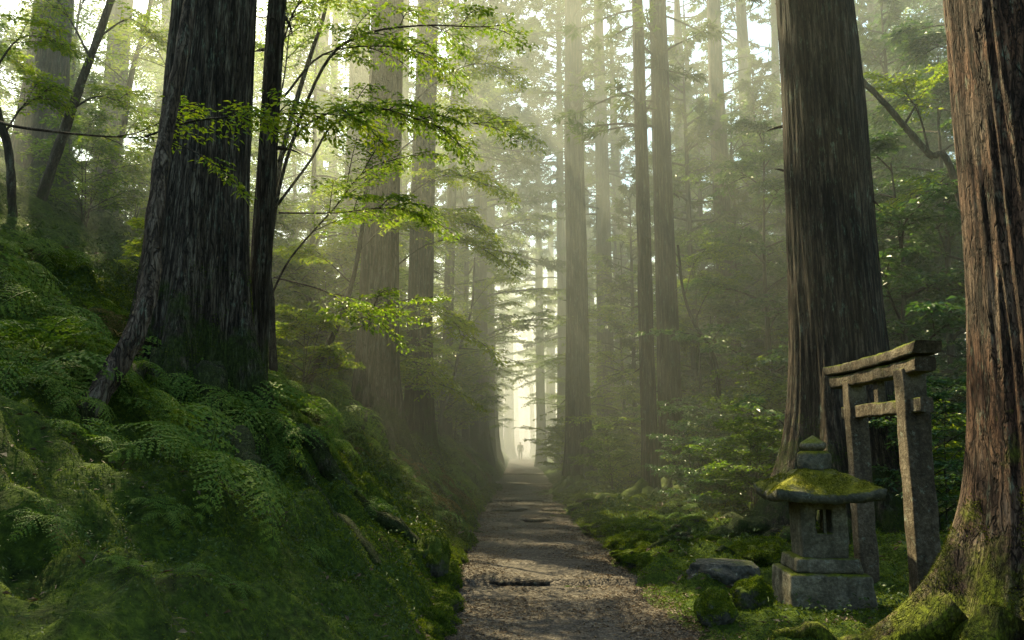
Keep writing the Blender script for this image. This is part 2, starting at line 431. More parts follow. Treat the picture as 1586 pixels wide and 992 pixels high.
def cedar(label, x, y, r, H=28, z0=11, seed=1, hero=False, mat='bark_far', group=None, maxL=3.2, nb=70, crown=.5, name='cedar_tree', zoff=0, **kw):
    zb = T(x, y)+zoff
    o = thing(name, label, 'tree', (x, y, zb), 0, group)
    ck = {k: kw.pop(k) for k in ('tufts', 'needles', 'nl', 'nw') if k in kw}
    gt = Geo()
    if hero: v, f = trunk_mesh(H, r, seed, **kw)
    else: v, f = trunk_mesh(H, r, seed, **kw)
    gt.add(v, f)
    if kw.get('disp'):
        rq = np.random.RandomState(seed+9); le = kw.get('lean', (0, 0))
        for k in range(16):
            z_ = 2.6+(z0-1.5)*rq.rand(); a_ = rq.rand()*6.28; L_ = .06+.35*rq.rand()**2.5; t_ = np.linspace(0, 1, 6)
            rad_ = r*.8+L_*t_+r*.05
            pts_ = np.stack([le[0]*z_+np.cos(a_+.3*t_*rq.normal())*rad_, le[1]*z_+np.sin(a_+.3*t_)*rad_, z_+L_*(.25*rq.normal()*t_-.25*t_**2)], -1)
            tube(gt, pts_, np.linspace(.012+.03*rq.rand(), .006, 6), 6, k, .4)
    gc, gb = cedar_crown(seed+100, H, z0, maxL, int(nb*crown), **ck)
    lean = kw.get('lean', (0, 0))
    for gg in (gc, gb):
        for vv in gg.v: vv[:, 0] += lean[0]*vv[:, 2]; vv[:, 1] += lean[1]*vv[:, 2]
    gt.add(np.concatenate(gb.v), np.concatenate(gb.q))
    mkobj('trunk', gt.mesh('trunk'), M[mat], o)
    mkobj('crown', gc.mesh('crown', False), M['needle'], o)
    return o

def roots(o, specs, mat, seed=0, name='root'):
    """surface roots of tree o: specs of (azimuth deg, length, radius, start radius)"""
    ox, oy, oz = o.location
    rs = np.random.RandomState(seed)
    for k, (az, L, r, s0) in enumerate(specs):
        n = 26; t = np.linspace(0, 1, n)
        a = R(az)+.5*np.cumsum(rs.normal(size=n)*.09)
        d = s0+0*t
        x = ox+np.cos(R(az))*s0+np.cumsum(np.cos(a))*L/n
        y = oy+np.sin(R(az))*s0+np.cumsum(np.sin(a))*L/n
        z = G(x, y)+r*(.45-.55*t)+.20*r*perlin(t*6, k*2.7)*2+np.exp(-t*L/.25)*r*1.3
        rr = r*(1-.75*t)*(1+.25*perlin(t*9, k*1.3+seed))
        g = Geo(); tube(g, np.stack([x-ox, y-oy, z-oz], -1), rr, 10, k+seed, .5)
        mkobj(name, g.mesh('root'), M[mat], o)

BIG = dict(nang=400, nz=230, disp=.022)
MED = dict(nang=130, nz=130, disp=.016)
# --- left
def px_x(px, D): return float(P(px, 688, D)[0])
L5 = cedar('huge dark cedar on the left bank with pale green lichen streaks, behind the crooked stem', px_x(288, 9.8), 9.8, .57, 30, 10.5, 5, True, 'bark_dark', flare=.75, fh=1.2, lobes=6, nb=110, crown=1.0, maxL=4.2, lean=(.006, 0), zoff=-.1, **BIG)
L6 = cedar('slender straight dark cedar just right of the huge left trunk', px_x(388, 10.8), 10.8, .145, 20, 9.5, 6, True, 'bark_dark', flare=.35, fh=.5, nb=40, maxL=2.2, lean=(.009, 0), **MED)
L7 = cedar('thick misty cedar with flared base on the bank, third big trunk from the left', px_x(580, 15.5), 15.5, .40, 28, 11, 7, True, 'bark_dark', flare=1.0, fh=.9, lobes=6, nb=75, maxL=3.6, lean=(.002, 0), **MED)
L8 = cedar('medium cedar on the bank right of the flared misty trunk', px_x(648, 20), 20.0, .35, 28, 12, 8, True, 'bark_mid', flare=.5, fh=.8, nb=70, maxL=3.4, lean=(.002, 0), **MED)
L1 = cedar('broad hazy cedar at the far left edge of the slope', px_x(18, 17), 17.0, .42, 26, 12, 9, False, 'bark_mid', flare=1.0, fh=1.4, nb=60, lean=(-.01, 0), nang=80, nz=60, disp=.015)
L2 = cedar('hazy cedar high on the slope between the far left trunk and the huge dark one', px_x(128, 24), 24.0, .38, 26, 11, 10, False, 'bark_mid', flare=.6, fh=1.0, nb=60, lean=(.01, 0), nang=60, nz=50)
L9 = cedar('pale fogged cedar seen just left of the flared misty trunk', px_x(537, 27), 27.0, .45, 28, 12, 11, False, 'bark_far', flare=.6, fh=1.0, nb=70)
L10 = cedar('slim leaning fogged cedar right of the medium bank cedar', px_x(690, 29), 29.0, .22, 24, 11, 12, False, 'bark_far', flare=.4, nb=150, maxL=3.6, lean=(.012, 0), tufts=13)
L11 = cedar('fogged cedar on the bank nearest the path gap', px_x(742, 37), 37.0, .40, 30, 9, 13, False, 'bark_far', flare=.9, fh=1.1, nb=230, maxL=5, tufts=14, nl=.28, nw=.07)
L12 = cedar('fogged cedar with a dense high crown at the left edge of the path gap', px_x(758, 45), 45.0, .33, 35, 15, 14, False, 'bark_far', flare=.5, nb=240, crown=1.0, maxL=5.0, tufts=13, nl=.32, nw=.08, nang=30)
R12 = cedar('fogged cedar with a dense high crown at the right edge of the path gap', px_x(872, 48), 48.0, .33, 35, 17, 15, False, 'bark_far', flare=.5, nb=200, crown=1.0, maxL=4.8, tufts=13, nl=.32, nw=.08, nang=30)
LX = cedar('unseen cedar added beyond the left edge of the frame to shade the near slope', -9.1, 11.2, .40, 28, 7, 16, False, 'bark_dark', flare=.6, nb=110, crown=1.0, maxL=4.2, tufts=12, nl=.26, nw=.07, nang=40)  # unseen tree, added so its crown keeps direct sun off the near bank
# --- right
R1 = cedar('tall straight cedar with moss covered roots right of the person', px_x(897, 27), 27.0, .43, 30, 13, 21, True, 'bark_mid', flare=.8, fh=1.0, nb=150, maxL=3.6, lean=(-.002, 0), **MED)
R2 = cedar('hazy cedar standing just behind the tall straight one', px_x(940, 35), 35.0, .42, 30, 11, 22, False, 'bark_far', flare=.4, nb=150, maxL=3.6, nang=50, nz=50)
R3 = cedar('thin dark cedar, left one of the close pair with a leaning root', px_x(1006, 19.5), 19.5, .20, 25, 9, 23, True, 'bark_mid', flare=.5, fh=.6, nb=60, maxL=2.8, **MED)
R4 = cedar('mossy greenish cedar, right one of the close pair', px_x(1040, 20.5), 20.5, .31, 27, 10, 24, True, 'bark_mid', flare=.5, fh=.9, nb=70, maxL=3.0, lean=(.0, 0), **MED)
R5 = cedar('hazy greenish cedar rising behind the shrubs, midway between the pair and the great trunk', px_x(1135, 27), 27.0, .38, 28, 9.5, 25, False, 'bark_mid', flare=.5, nb=80, maxL=3.6, nang=60, nz=60)
R5b = cedar('faint cedar in dark foliage left of the great right trunk', px_x(1182, 33), 33.0, .42, 28, 8, 26, False, 'bark_far', flare=.5, nb=90, maxL=4)
R6 = cedar('great brown cedar directly behind the stone lantern and gate', px_x(1308, 12.0), 12.0, .69, 32, 11, 27, True, 'bark_mid', flare=.85, fh=.95, flarebias=(R(-165), .9), lobes=7, nb=110, crown=.9, maxL=4.2, lean=(-.002, 0), **BIG)
R7 = cedar('reddish cedar cut off by the right edge with bright moss on its flared root', px_x(1648, 5.7), 5.7, .55, 30, 9, 28, True, 'bark_red', flare=1.0, fh=.60, lobes=5, nb=100, crown=.9, maxL=4.2, lean=(0, 0), flarebias=(pi*1.03, 1.5), nang=420, nz=420, disp=.017)
roots(L5, [(-55, 3.4, .17, .7), (-38, 3.2, .14, .75), (-90, 2.4, .13, .7), (-15, 3.4, .16, .7), (-25, 2.6, .09, .9)], 'bark_dark', 1)
roots(L7, [(-60, 2.4, .15, .45), (-20, 2.4, .13, .5), (-90, 2.4, .12, .5)], 'bark_dark', 2)
roots(R1, [(-120, 3.2, .17, .5), (-95, 4.2, .17, .5), (-150, 2.0, .14, .5), (-70, 3.0, .14, .5), (-40, 2.5, .12, .5)], 'rock', 3)
roots(R3, [(-140, 3.4, .19, .16), (-110, 3.6, .13, .2), (-165, 2.4, .12, .2)], 'rock', 4)
roots(R4, [(-120, 4.2, .15, .3), (-90, 4.2, .14, .3), (-60, 3.0, .13, .3), (-30, 2.5, .1, .3)], 'rock', 5)
roots(R6, [(-165, 3.2, .15, .75), (-140, 2.6, .12, .8), (-190, 3.2, .14, .7), (-115, 2.0, .12, .85), (-215, 2.6, .12, .7), (-150, 3.4, .10, .8), (-178, 3.0, .09, .8)], 'bark_mid', 6)
roots(R7, [(-160, 1.3, .15, .75), (-185, 1.3, .13, .8), (-120, 1.0, .14, .8)], 'bark_red', 7)

# --- fogged trees farther back: four cedars built once, then copied
protos = []
for k in range(4):
    p = cedar('fogged cedar trunk standing among many back on the slope left of the path', -20-8*k, 60+9*k, .34+.05*k, 29, 8+1.5*k, 60+k, False, 'bark_far', flare=.5, nb=46, crown=1.0, maxL=4.2, tufts=12, needles=10, nl=.30, nw=.075, nang=20, nz=24)
    protos.append(p)
GL = 'distant fogged cedars left of the path'; GR = 'distant fogged cedars right of the path'
LL = 'distant fogged cedar on the slope left of the path'; LR = 'distant fogged cedar in the mist right of the path'
rr = random.Random(11)
far = []
for (px, D) in [(470, 36), (612, 38), (705, 45), (765, 52), (505, 42), (330, 30), (215, 40), (60, 32), (-120, 26), (640, 60),
                (838, 56), (853, 68), (866, 50), (925, 54), (968, 46), (1072, 38), (1098, 50), (1160, 46), (1215, 40), (1405, 28), (1560, 32), (1320, 44), (1020, 70), (788, 84), (826, 92), (772, 80), (848, 86), (800, 112), (814, 126), (838, 108)]:
    far.append((px, D))
for i, (px, D) in enumerate(far):
    o = protos[i] if i < 4 else copy_tree(protos[i % 4])
    x = px_x(px, D)
    o.location = (x, D, T(x, D)); s = .8+.35*rr.random()
    o.scale = (s, s, .9+.25*rr.random()); o.rotation_euler = (R(rr.uniform(-2.6, 2.6)), R(rr.uniform(-2.6, 2.6)), rr.random()*6.28)
    left = px < 800
    tag(o, LL if left else LR, 'tree', GL if left else GR)

YC = [cedar('young cedar', 30+9*k, 50, .11, 12+3*k, 1.2, 90+k, False, 'bark_far', flare=.3, nb=110+30*k, maxL=2.1+.3*k, tufts=13, needles=10, nl=.22, nw=.055, nang=12, nz=16) for k in range(2)]
for i, (px, D) in enumerate([(1080, 25), (1195, 25), (1165, 29), (1100, 34), (985, 27), (1050, 30), (1230, 30), (1420, 20), (1380, 24), (960, 42), (975, 48), (1010, 38), (690, 40), (1470, 30), (1540, 24)]):
    o = YC[i] if i < 2 else copy_tree(YC[i % 2])
    x = px_x(px, D); s = .8+.45*rr.random()
    o.location = (x, D, T(x, D)-.1); o.scale = (s, s, s*1.1); o.rotation_euler = (0, 0, rr.random()*6.28)
    if px > 800: tag(o, 'young cedar with green branches nearly to the ground, right of the path', 'tree', 'young cedars right of the path')
    else: tag(o, 'young cedar with green branches nearly to the ground, left of the path', 'tree', 'young cedars left of the path')

# ------------------------------------------------------------------ broadleaf trees and shrubs
def spray(gb, gl, pts, r0, seed, ntw=14, twl=.55, lpt=12, ll=.07, lw=.035, t0=.3, droop=.15, flat=.35, r1=.004, plane=1.0, sides=5):
    """a branch along pts with side twigs carrying leaves in a nearly level plane"""
    rs = np.random.RandomState(seed)
    p = smooth_poly(pts, 5); n = len(p)
    tube(gb, p, np.linspace(r0, r1, n), sides)
    tp = np.linspace(0, 1, n)
    seglen = np.linalg.norm(p[-1]-p[0])
    tg = np.gradient(p, axis=0); tg = norm(tg)
    C, D, N = [], [], []
    for i in range(ntw):
        t = t0+(1-t0)*(i+.6*rs.rand())/ntw
        c = np.array([np.interp(t, tp, p[:, j]) for j in range(3)])
        d0 = np.array([np.interp(t, tp, tg[:, j]) for j in range(3)])
        sd = np.cross(d0, [0, 0, 1.0]); sd = sd/max(np.linalg.norm(sd), 1e-6)
        sg = 1 if (i % 2) else -1
        L = twl*(.5+.7*rs.rand())*(1.15-.75*t)
        d = d0*(.55+.4*rs.rand())+sd*sg*(.7+.4*rs.rand())+np.array([0, 0, (rs.rand()-.45)*.5*plane]); d /= np.linalg.norm(d)
        m = 6; s = np.linspace(0, 1, m)
        tw = c+d*(s*L)[:, None]; tw[:, 2] -= droop*L*s**2
        tube(gb, tw, np.linspace(.30*r1+.0035, .0018, m), 3)
        subs = [(tw, L)]
        for q in range(2):
            k = 1+q*2; sgn = 1 if q else -1
            d2 = d*.7+np.cross(d, [0, 0, 1.0])*sgn*.7; d2 /= np.linalg.norm(d2)
            tw2 = tw[k]+d2*(s*L*.5)[:, None]; tw2[:, 2] -= droop*L*.5*s**2
            subs.append((tw2, L*.5))
        for (w, l_) in subs:
            k = max(3, int(lpt*l_/twl))
            f = np.linspace(.12, 1, k)
            c_ = np.stack([np.interp(f, s, w[:, j]) for j in range(3)], -1)
            dd = norm((w[-1]-w[0])[None])[0]; s2 = np.cross(dd, [0, 0, 1.0])
            alt = np.where(np.arange(k) % 2, 1, -1)[:, None]
            dl = dd*.7+s2*alt*.8+rs.normal(size=(k, 3))*.25; dl[:, 2] -= .12
            C.append(c_+rs.normal(size=(k, 3))*.012); D.append(dl)
            N.append(np.array([0, 0, 1.0])+rs.normal(size=(k, 3))*flat)
    C = np.concatenate(C); D = np.concatenate(D); N = np.concatenate(N)
    leaves(gl, C, D, N, ll*(.6+.7*rs.rand(len(C))), lw*(.7+.5*rs.rand(len(C))))

def broad_geo(seed, H, Rr, nl=8, nbr=4, stems=1, z0=.35, leaf=.07, ntw=9, lpt=10, twl=.5, r0=.07, rise=.25, lw=.5, flat=.35, plane=1.0):
    """a many-layered small tree: stem(s), limbs, layered leaf sprays. Origin at the base."""
    rs = np.random.RandomState(seed); gb = Geo(); gl = Geo()
    for st in range(stems):
        az = rs.rand()*6.28; lean = .12+.18*rs.rand() if stems > 1 else .06*rs.rand()
        t = np.linspace(0, 1, 12); hs = H*(.8+.2*rs.rand())
        sx = np.cos(az)*lean*hs*t+.18*perlin(t*2.2+seed, st*3.1)*H*.12; sy = np.sin(az)*lean*hs*t+.18*perlin(t*2.2, st*2.1+seed)*H*.12
        stem = np.stack([sx, sy, -.3+(hs+.3)*t], -1)
        tube(gb, stem, r0*(1-.85*t)/(stems**.4), 7, seed, .2)
        for i in range(nl):
            f = z0+(1-z0)*(i+rs.rand()*.7)/nl
            c = np.array([np.interp(f, t, stem[:, j]) for j in range(3)])
            a = i*2.4+rs.rand()*1.2+st
            L = Rr*(.55+.5*rs.rand())*(1.1-.7*((f-z0)/(1-z0))**1.5)
            k = np.linspace(0, 1, 5)
            a2 = a+.3*(rs.rand()-.5)*k
            p = c+np.stack([np.cos(a2)*L*k, np.sin(a2)*L*k, L*(rise*k*1.6-.35*k**2*rise*2+.05*rs.normal()*k)], -1)
            spray(gb, gl, p, r0*.38*(1.1-f*.5), seed*31+i+st*7, ntw, twl, lpt, leaf, leaf*lw, .3, .15, flat, plane=plane, sides=4)
            for j in range(nbr-1):
                q = .35+.5*rs.rand(); cb = np.array([np.interp(q, k, p[:, m]) for m in range(3)])
                ab = a+(1 if j % 2 else -1)*(.5+.5*rs.rand()); Lb = L*(.4+.3*rs.rand())
                kk = np.linspace(0, 1, 4)
                pb = cb+np.stack([np.cos(ab)*Lb*kk, np.sin(ab)*Lb*kk, Lb*(rise*.8*kk-.25*kk**2+rs.normal()*.18*kk)], -1)
                spray(gb, gl, pb, r0*.2, seed*17+i*5+j, max(4, int(ntw*.7)), twl*.85, lpt, leaf, leaf*lw, .2, .15, flat, plane=plane, sides=3)
    return gb, gl
def broad_proto(name, cat, **kw):
    leafm = kw.pop('mat', 'maple')
    gb, gl = broad_geo(**kw)
    o = thing(name, None, cat)
    mkobj('trunk' if 'shrub' not in name else 'stem', gb.mesh('stem'), M['bark_twig'], o)
    mkobj('crown' if 'shrub' not in name else 'foliage', gl.mesh('foliage', False), M[leafm], o)
    return o

UM = [broad_proto('maple_tree', 'tree', seed=200+k, H=[7.5, 9.5, 6.0, 11][k], Rr=[3.0, 3.4, 2.8, 3.2][k], nl=[13, 16, 12, 18][k], nbr=5, z0=.15, leaf=.11, ntw=11, lpt=10, twl=.75, r0=.09, lw=.55) for k in range(4)]
TB = [broad_proto('tall_maple', 'tree', seed=250+k, H=[17, 20][k], Rr=[4.6, 4.2][k], nl=[20, 24][k], nbr=6, z0=.22, leaf=.19, ntw=11, lpt=10, twl=1.0, r0=.17, lw=.6, rise=.3) for k in range(2)]
UB = [broad_proto('broadleaf_tree', 'tree', seed=300+k, H=[7.0, 10.0][k], Rr=[2.6, 2.9][k], nl=[17, 22][k], nbr=5, z0=.08, leaf=.13, ntw=14, lpt=11, twl=.6, r0=.10, mat='broad', lw=.5, flat=.6, plane=1.6, rise=.35) for k in range(2)]
SH = [broad_proto('leafy_shrub', 'shrub', seed=400+k, H=[1.6, 2.0, 1.3][k], Rr=[.95, 1.1, .85][k], nl=[8, 9, 7][k], nbr=3, stems=3, z0=.2, leaf=.075, ntw=8, lpt=9, twl=.32, r0=.022, mat='broad', lw=.5, flat=.5, rise=.5) for k in range(3)]
used = set()
def place(pr, px, D, label, group=None, s=1.0, rz=None, mat=None, x=None, dz=0, tilt=0, sz=None):
    o = pr if pr.name not in used else copy_tree(pr)
    used.add(pr.name)
    if x is None: x = px_x(px, D)
    o.location = (x, D, T(x, D)+dz); o.scale = (s, s, sz or s); o.rotation_euler = (R(tilt), 0, rr.random()*6.28 if rz is None else rz)
    tag(o, label, 'shrub' if 'shrub' in o.name else 'tree', group)
    if mat:
        for ch in o.children:
            if ch.name.startswith(('crown', 'foliage')):
                ch.material_slots[0].link = 'OBJECT'; ch.material_slots[0].material = M[mat]
    return o
gml = 'maples growing on the slope left of the path'; lml = 'bright green maple growing on the misty slope left of the path'
gmr = 'maples growing in the mist right of the path'; lmr = 'pale green maple growing in the mist right of the path'
for i, (px, D) in enumerate([(60, 21), (150, 28), (290, 24), (470, 22), (440, 30), (620, 30), (545, 35), (690, 34), (715, 43), (660, 48), (735, 58), (20, 33), (330, 38), (250, 19), (110, 25), (410, 27), (350, 31), (480, 37), (565, 24), (230, 33), (655, 27), (700, 40), (745, 50)]):
    place(UM[i % 4], px, D, lml, gml, .8+.4*rr.random())
for i, (px, D) in enumerate([(905, 44), (925, 50), (965, 29), (985, 40), (1080, 30), (1050, 44), (930, 65), (1170, 38), (935, 33), (1000, 27), (1120, 31), (935, 39), (1090, 23), (955, 52), (1150, 25), (1210, 33)]):
    place(UM[(i+1) % 4], px, D, lmr, gmr, .8+.4*rr.random())
gbr = 'dark broadleaf trees crowding the right side'; lbr = 'dark blue green broadleaf tree in the thicket right of the great cedar'
for i, (px, D) in enumerate([(1410, 15), (1480, 17.5), (1440, 21), (1560, 16), (1650, 19), (1500, 25), (1400, 28), (1720, 14)]):
    place(UB[i % 2], px, D, lbr, gbr, .85+.35*rr.random())
gbc = 'dark broadleaf trees left of the great cedar'; lbc = 'dark broadleaf tree in the haze between the cedar pair and the great trunk'
for i, (px, D) in enumerate([(1190, 20), (1110, 24), (1200, 28), (1240, 24), (1160, 33)]):
    place(UB[(i+1) % 2], px, D, lbc, gbc, .8+.3*rr.random())
for i, (px, D) in enumerate([(600, 50), (440, 44), (300, 40), (745, 62), (722, 36), (758, 54)]):
    place(TB[i % 2], px, D, 'tall pale green maple in the mist left of the path gap', 'tall maples left of the path', .85+.3*rr.random())
for i, (px, D) in enumerate([(895, 56), (915, 72), (975, 44), (1060, 46), (1150, 40), (1220, 48), (1400, 34), (1500, 38), (1010, 60)]):
    place(TB[(i+1) % 2], px, D, 'tall pale green maple in the mist right of the path gap', 'tall maples right of the path', .85+.3*rr.random())
for i, (px, D) in enumerate([(1425, 21), (1490, 25), (1375, 27), (1540, 22), (1450, 30)]):
    place(TB[i % 2], px, D, 'tall blue green broadleaf tree between the great cedar and the reddish cedar', 'tall broadleaf trees behind the gate', .72+.2*rr.random(), mat='broad')
for i, (px, D) in enumerate([(1195, 33), (1100, 36), (1155, 28)]):
    place(TB[i % 2], px, D, 'tall dark green broadleaf tree between the cedar pair and the great cedar', 'tall broadleaf trees left of the great cedar', .75+.2*rr.random(), mat='broad')
# shrubs along the right of the path
shr = [(950, 22, 1.1, 'rounded dark shrub between the tall straight cedar and the leaning root', 'maple'),
       (1075, 17.5, 1.1, 'dark shrub at the foot of the mossy greenish cedar', None),
       (1120, 15.5, 1.15, 'dark glossy shrub left of the great cedar root', None),
       (1160, 14.0, 1.2, 'large dark shrub touching the left side of the great cedar', None),
       (1185, 18, 1.6, 'tall sunlit shrub rising left of the great cedar', 'maple'),
       (1100, 20, 1.3, 'shrub behind the greenish cedar and the dark glossy one', 'maple'),
       (1395, 12.5, 1.3, 'shrub behind the right gate post', None),
       (1450, 11.0, 1.1, 'shrub between the gate and the reddish cedar', None),
       (1500, 13.5, 1.5, 'taller shrub in the thicket behind the gate', None),
       (870, 33, 1.4, 'small hazy shrub beside the tall straight cedar', None),
       (880, 46, 1.3, 'small pale shrub at the right side of the path near the walking person', None),
       (915, 30, 1.3, 'hazy shrub right of the tall straight cedar', 'maple')]
for i, (px, D, s, lab, mt) in enumerate(shr):
    place(SH[i % 3], px, D, lab, 'shrubs right of the path', s, mat=mt)
shl = [(462, 13.5, 1.0, 'small bush on the bank right of the slender cedar'), (510, 19, 1.3, 'bush behind the flared misty cedar'), (700, 30, 1.3, 'hazy bush on the bank above the far path'), (230, 13.0, 1.0, 'thin bush on the slope left of the huge cedar'), (735, 38, 1.4, 'fogged bush where the bank meets the mist'), (100, 15, 1.2, 'bush high on the slope under the leaning stem')]
for i, (px, D, s, lab) in enumerate(shl):
    place(SH[(i+2) % 3], px, D, lab, 'bushes on the left bank', s, mat='maple')

for i in range(34):
    D = 15+25*rr.random(); x = float(pathc(D))-2.6-rr.random()*min(13, D*.55)
    place(SH[i % 3], 0, D, 'yellow green bush among the ferns of the hazy left slope', 'bushes covering the hazy left slope', 1.3+1.0*rr.random(), x=x, mat='maple')
for i in range(22):
    D = 17+24*rr.random(); x = float(pathc(D))+3.0+rr.random()*min(12, D*.5)
    place(SH[i % 3], 0, D, 'light green bush among the trunks in the haze right of the path', 'bushes among the trunks right of the path', 1.0+.9*rr.random(), x=x, mat='maple' if i % 3 else None)

# --- trees with hand set limbs
def limb_tree(name, label, base, trunk_pts, r0, r1, limbs, mat='maple', leaf=.075, lw=.034, bark='bark_twig', n=10, lpt=12, ntw=13, twl=.6):
    """trunk_pts and limbs are world points; limbs: list of (pts, radius, seed, opts)"""
    o = thing(name, label, 'tree', tuple(base)); b = np.array(base)
    gt = Geo(); gl = Geo()
    p = smooth_poly(np.array(trunk_pts)-b, 8)
    tube(gt, p, np.linspace(r0, r1, len(p)), n, 3, .25)
    for k, (pts, r, sd, op) in enumerate(limbs):
        kw = dict(ntw=ntw, twl=twl, lpt=lpt, ll=leaf, lw=lw); kw.update(op)
        spray(gt, gl, np.array(pts)-b, r, sd, **kw)
    mkobj('trunk', gt.mesh('trunk'), M[bark], o)
    if limbs: mkobj('crown', gl.mesh('crown', False), M[mat], o)
    return o
def pl(D, *pxs):
    """points from (px, py[, D]) tuples"""
    return [P(q[0], q[1], q[2] if len(q) > 2 else D) for q in pxs]
def fan(pts, n, seed, spread=.5, L=.9):
    """extra side branches off the outer part of pts"""
    rs = np.random.RandomState(seed); out = []
    p = smooth_poly(pts, 6); m = len(p)
    for i in range(n):
        k = int(m*(.35+.55*(i+rs.rand()*.5)/n)); k = min(k, m-2)
        d = p[k+1]-p[k]; d /= np.linalg.norm(d); sd = np.cross(d, [0, 0, 1.0])
        e = d*.8+sd*(1 if i % 2 else -1)*(spread+.4*rs.rand())+np.array([0, 0, rs.normal()*.12]); e /= np.linalg.norm(e)
        l = L*(.6+.6*rs.rand())
        out.append([p[k], p[k]+e*l*.5+np.array([0, 0, .04]), p[k]+e*l-np.array([0, 0, .05])])
    return out

# crooked dark stem in front of the huge cedar
b = hit(132, 652); zg = T(b[0], b[1]); D0 = float(b[1])
pts = pl(D0, (95, 712), (130, 648), (172, 580, D0+.1), (212, 510, D0+.2), (232, 440, D0+.3), (240, 340, D0+.4), (258, 200, D0+.6), (286, 60, D0+.7), (306, -120, D0+.9), (330, -420, D0+1.2))
limb_tree('crooked_tree', 'thin crooked bare stem curving up in front of the huge left cedar', (b[0], b[1], zg), pts, .016*D0, .0085*D0,
          [(pl(7.9, (326, -300), (420, -420, 7.7), (560, -500, 7.4)), .03, 1, dict(ntw=18, twl=.9)), (pl(7.9, (326, -350), (200, -480, 8), (80, -520, 8)), .03, 2, dict(ntw=18, twl=.9))], bark='bark_brown', n=16)
# the bough that comes in from the left edge
b = P(-95, 330, 7.3); zg = T(b[0], b[1])
main = pl(7.3, (-60, 150), (0, 190), (90, 205), (170, 212), (250, 213, 7.2))
up = pl(7.2, (225, 212), (290, 190), (350, 182, 7.0), (430, 176, 6.9), (520, 178, 6.9), (570, 190, 6.9))
lo = pl(7.2, (250, 213), (300, 235, 7.1), (340, 262, 7.0), (385, 305, 7.0))
low2 = pl(7.2, (180, 212), (215, 205), (260, 185), (310, 168))
limbs = [(main, .022, 5, dict(ntw=3, lpt=5, t0=.7)), (up, .012, 6, dict(ntw=26, twl=.55, lpt=14, t0=.05)), (lo, .009, 7, dict(ntw=10, twl=.32, t0=.4)), (low2, .008, 8, dict(ntw=12, twl=.4, t0=.2))]
for k, q in enumerate(fan(up, 7, 3, .5, .55)): limbs.append((q, .006, 60+k, dict(ntw=9, twl=.35, lpt=12)))
limb_tree('maple_tree', 'maple at the left edge reaching one level leafy bough across the huge trunk', (b[0], b[1], zg),
          [(b[0]-.15, b[1], zg-.3), (b[0]-.1, b[1], zg+.6), P(-60, 150, 7.3), P(-50, -50, 7.4), P(-80, -250, 7.5)], .05, .02, limbs, leaf=.068, lw=.030)
# maple behind the slender cedar, arms to upper right
b = P(428, 560, 12.0); zg = T(b[0], b[1])
tr = [(b[0], b[1], zg-.3)]+pl(12, (420, 480), (415, 400), (432, 260), (470, 120), (500, 30), (520, -60))
a1 = pl(12, (416, 398), (440, 260, 11.6), (500, 105, 11.2), (560, 55, 11), (650, 40, 10.6), (740, 42, 10.4), (790, 38, 10.4))
a2 = pl(11.8, (440, 150), (500, 85, 11.4), (600, 72, 11.0), (700, 95, 10.8))
a3 = pl(11.8, (430, 250), (480, 190, 11.5), (560, 165, 11), (640, 182, 10.8), (700, 205, 10.7))
a4 = pl(12, (420, 330), (480, 250, 11.8), (520, 190, 11.5), (600, 170, 11.2), (700, 190, 11.0), (800, 188, 10.8))
a5 = pl(12, (415, 470), (450, 400, 11.8), (520, 320, 11.4), (560, 270, 11.2), (620, 240, 11))
a6 = pl(12, (432, 330), (520, 330, 11.6), (600, 322, 11.2), (660, 332, 11))
a7 = pl(12, (420, 120), (440, 60, 11.6), (470, 0, 11.3), (560, -30, 11))
a8 = pl(12, (422, 200), (440, 120, 12.4), (450, 40, 13), (470, -20, 13.3))
a9 = pl(12, (425, 430), (500, 450, 11.5), (560, 480, 11.2), (610, 470, 11))
limbs = []
for k, (a, r) in enumerate([(a1, .035), (a2, .022), (a3, .022), (a4, .025), (a5, .02), (a6, .018), (a7, .025), (a8, .02), (a9, .014)]):
    limbs.append((a, r, 80+k, dict(ntw=20, twl=.6, t0=.35)))
    for j, q in enumerate(fan(a, 7, 90+k, .55, .95)): limbs.append((q, .009, 100+k*8+j, dict(ntw=9, twl=.5)))
limb_tree('maple_tree', 'airy maple behind the slender cedar with long dark arms reaching right', (b[0], b[1], zg), tr, .07, .02, limbs, leaf=.085, lw=.04)
# maple between flared cedar and medium cedar with sprays over the path
b = P(600, 640, 18.0); zg = T(b[0], b[1])
tr = [(b[0], b[1], zg-.3)]+pl(18, (598, 560), (604, 480), (600, 390), (612, 280), (610, 150), (625, 40))
arms = [pl(18, (604, 420), (660, 380, 17), (720, 372, 16.4), (770, 400, 16)), pl(18, (600, 500), (640, 470, 17), (690, 490, 16.5), (735, 530, 16)),
        pl(18, (610, 330), (650, 290, 17), (700, 270, 16), (760, 290, 15.5)), pl(18, (606, 300), (560, 280, 17), (520, 300, 16)),
        pl(18, (610, 240), (680, 190, 17), (740, 180, 16), (800, 195, 15.5)), pl(18, (612, 200), (660, 140, 17), (730, 100, 16), (790, 110, 15.5)),
        pl(18, (620, 100), (680, 50, 17), (740, 20, 16)), pl(18, (604, 450), (570, 400, 17.2), (540, 380, 16.8)), pl(18, (602, 540), (640, 560, 17), (680, 600, 16.5)),
        pl(18, (606, 360), (640, 330, 16.8), (690, 335, 16), (730, 350, 15.6))]
limbs = []
for k, a in enumerate(arms):
    limbs.append((a, .022, 180+k, dict(ntw=16, twl=.7, t0=.3)))
    for j, q in enumerate(fan(a, 7, 190+k, .6, 1.1)): limbs.append((q, .009, 200+k*8+j, dict(ntw=9, twl=.55)))
limb_tree('maple_tree', 'yellow green maple whose layered sprays hang between the two misty bank cedars', (b[0], b[1], zg), tr, .08, .02, limbs, leaf=.10, lw=.05)
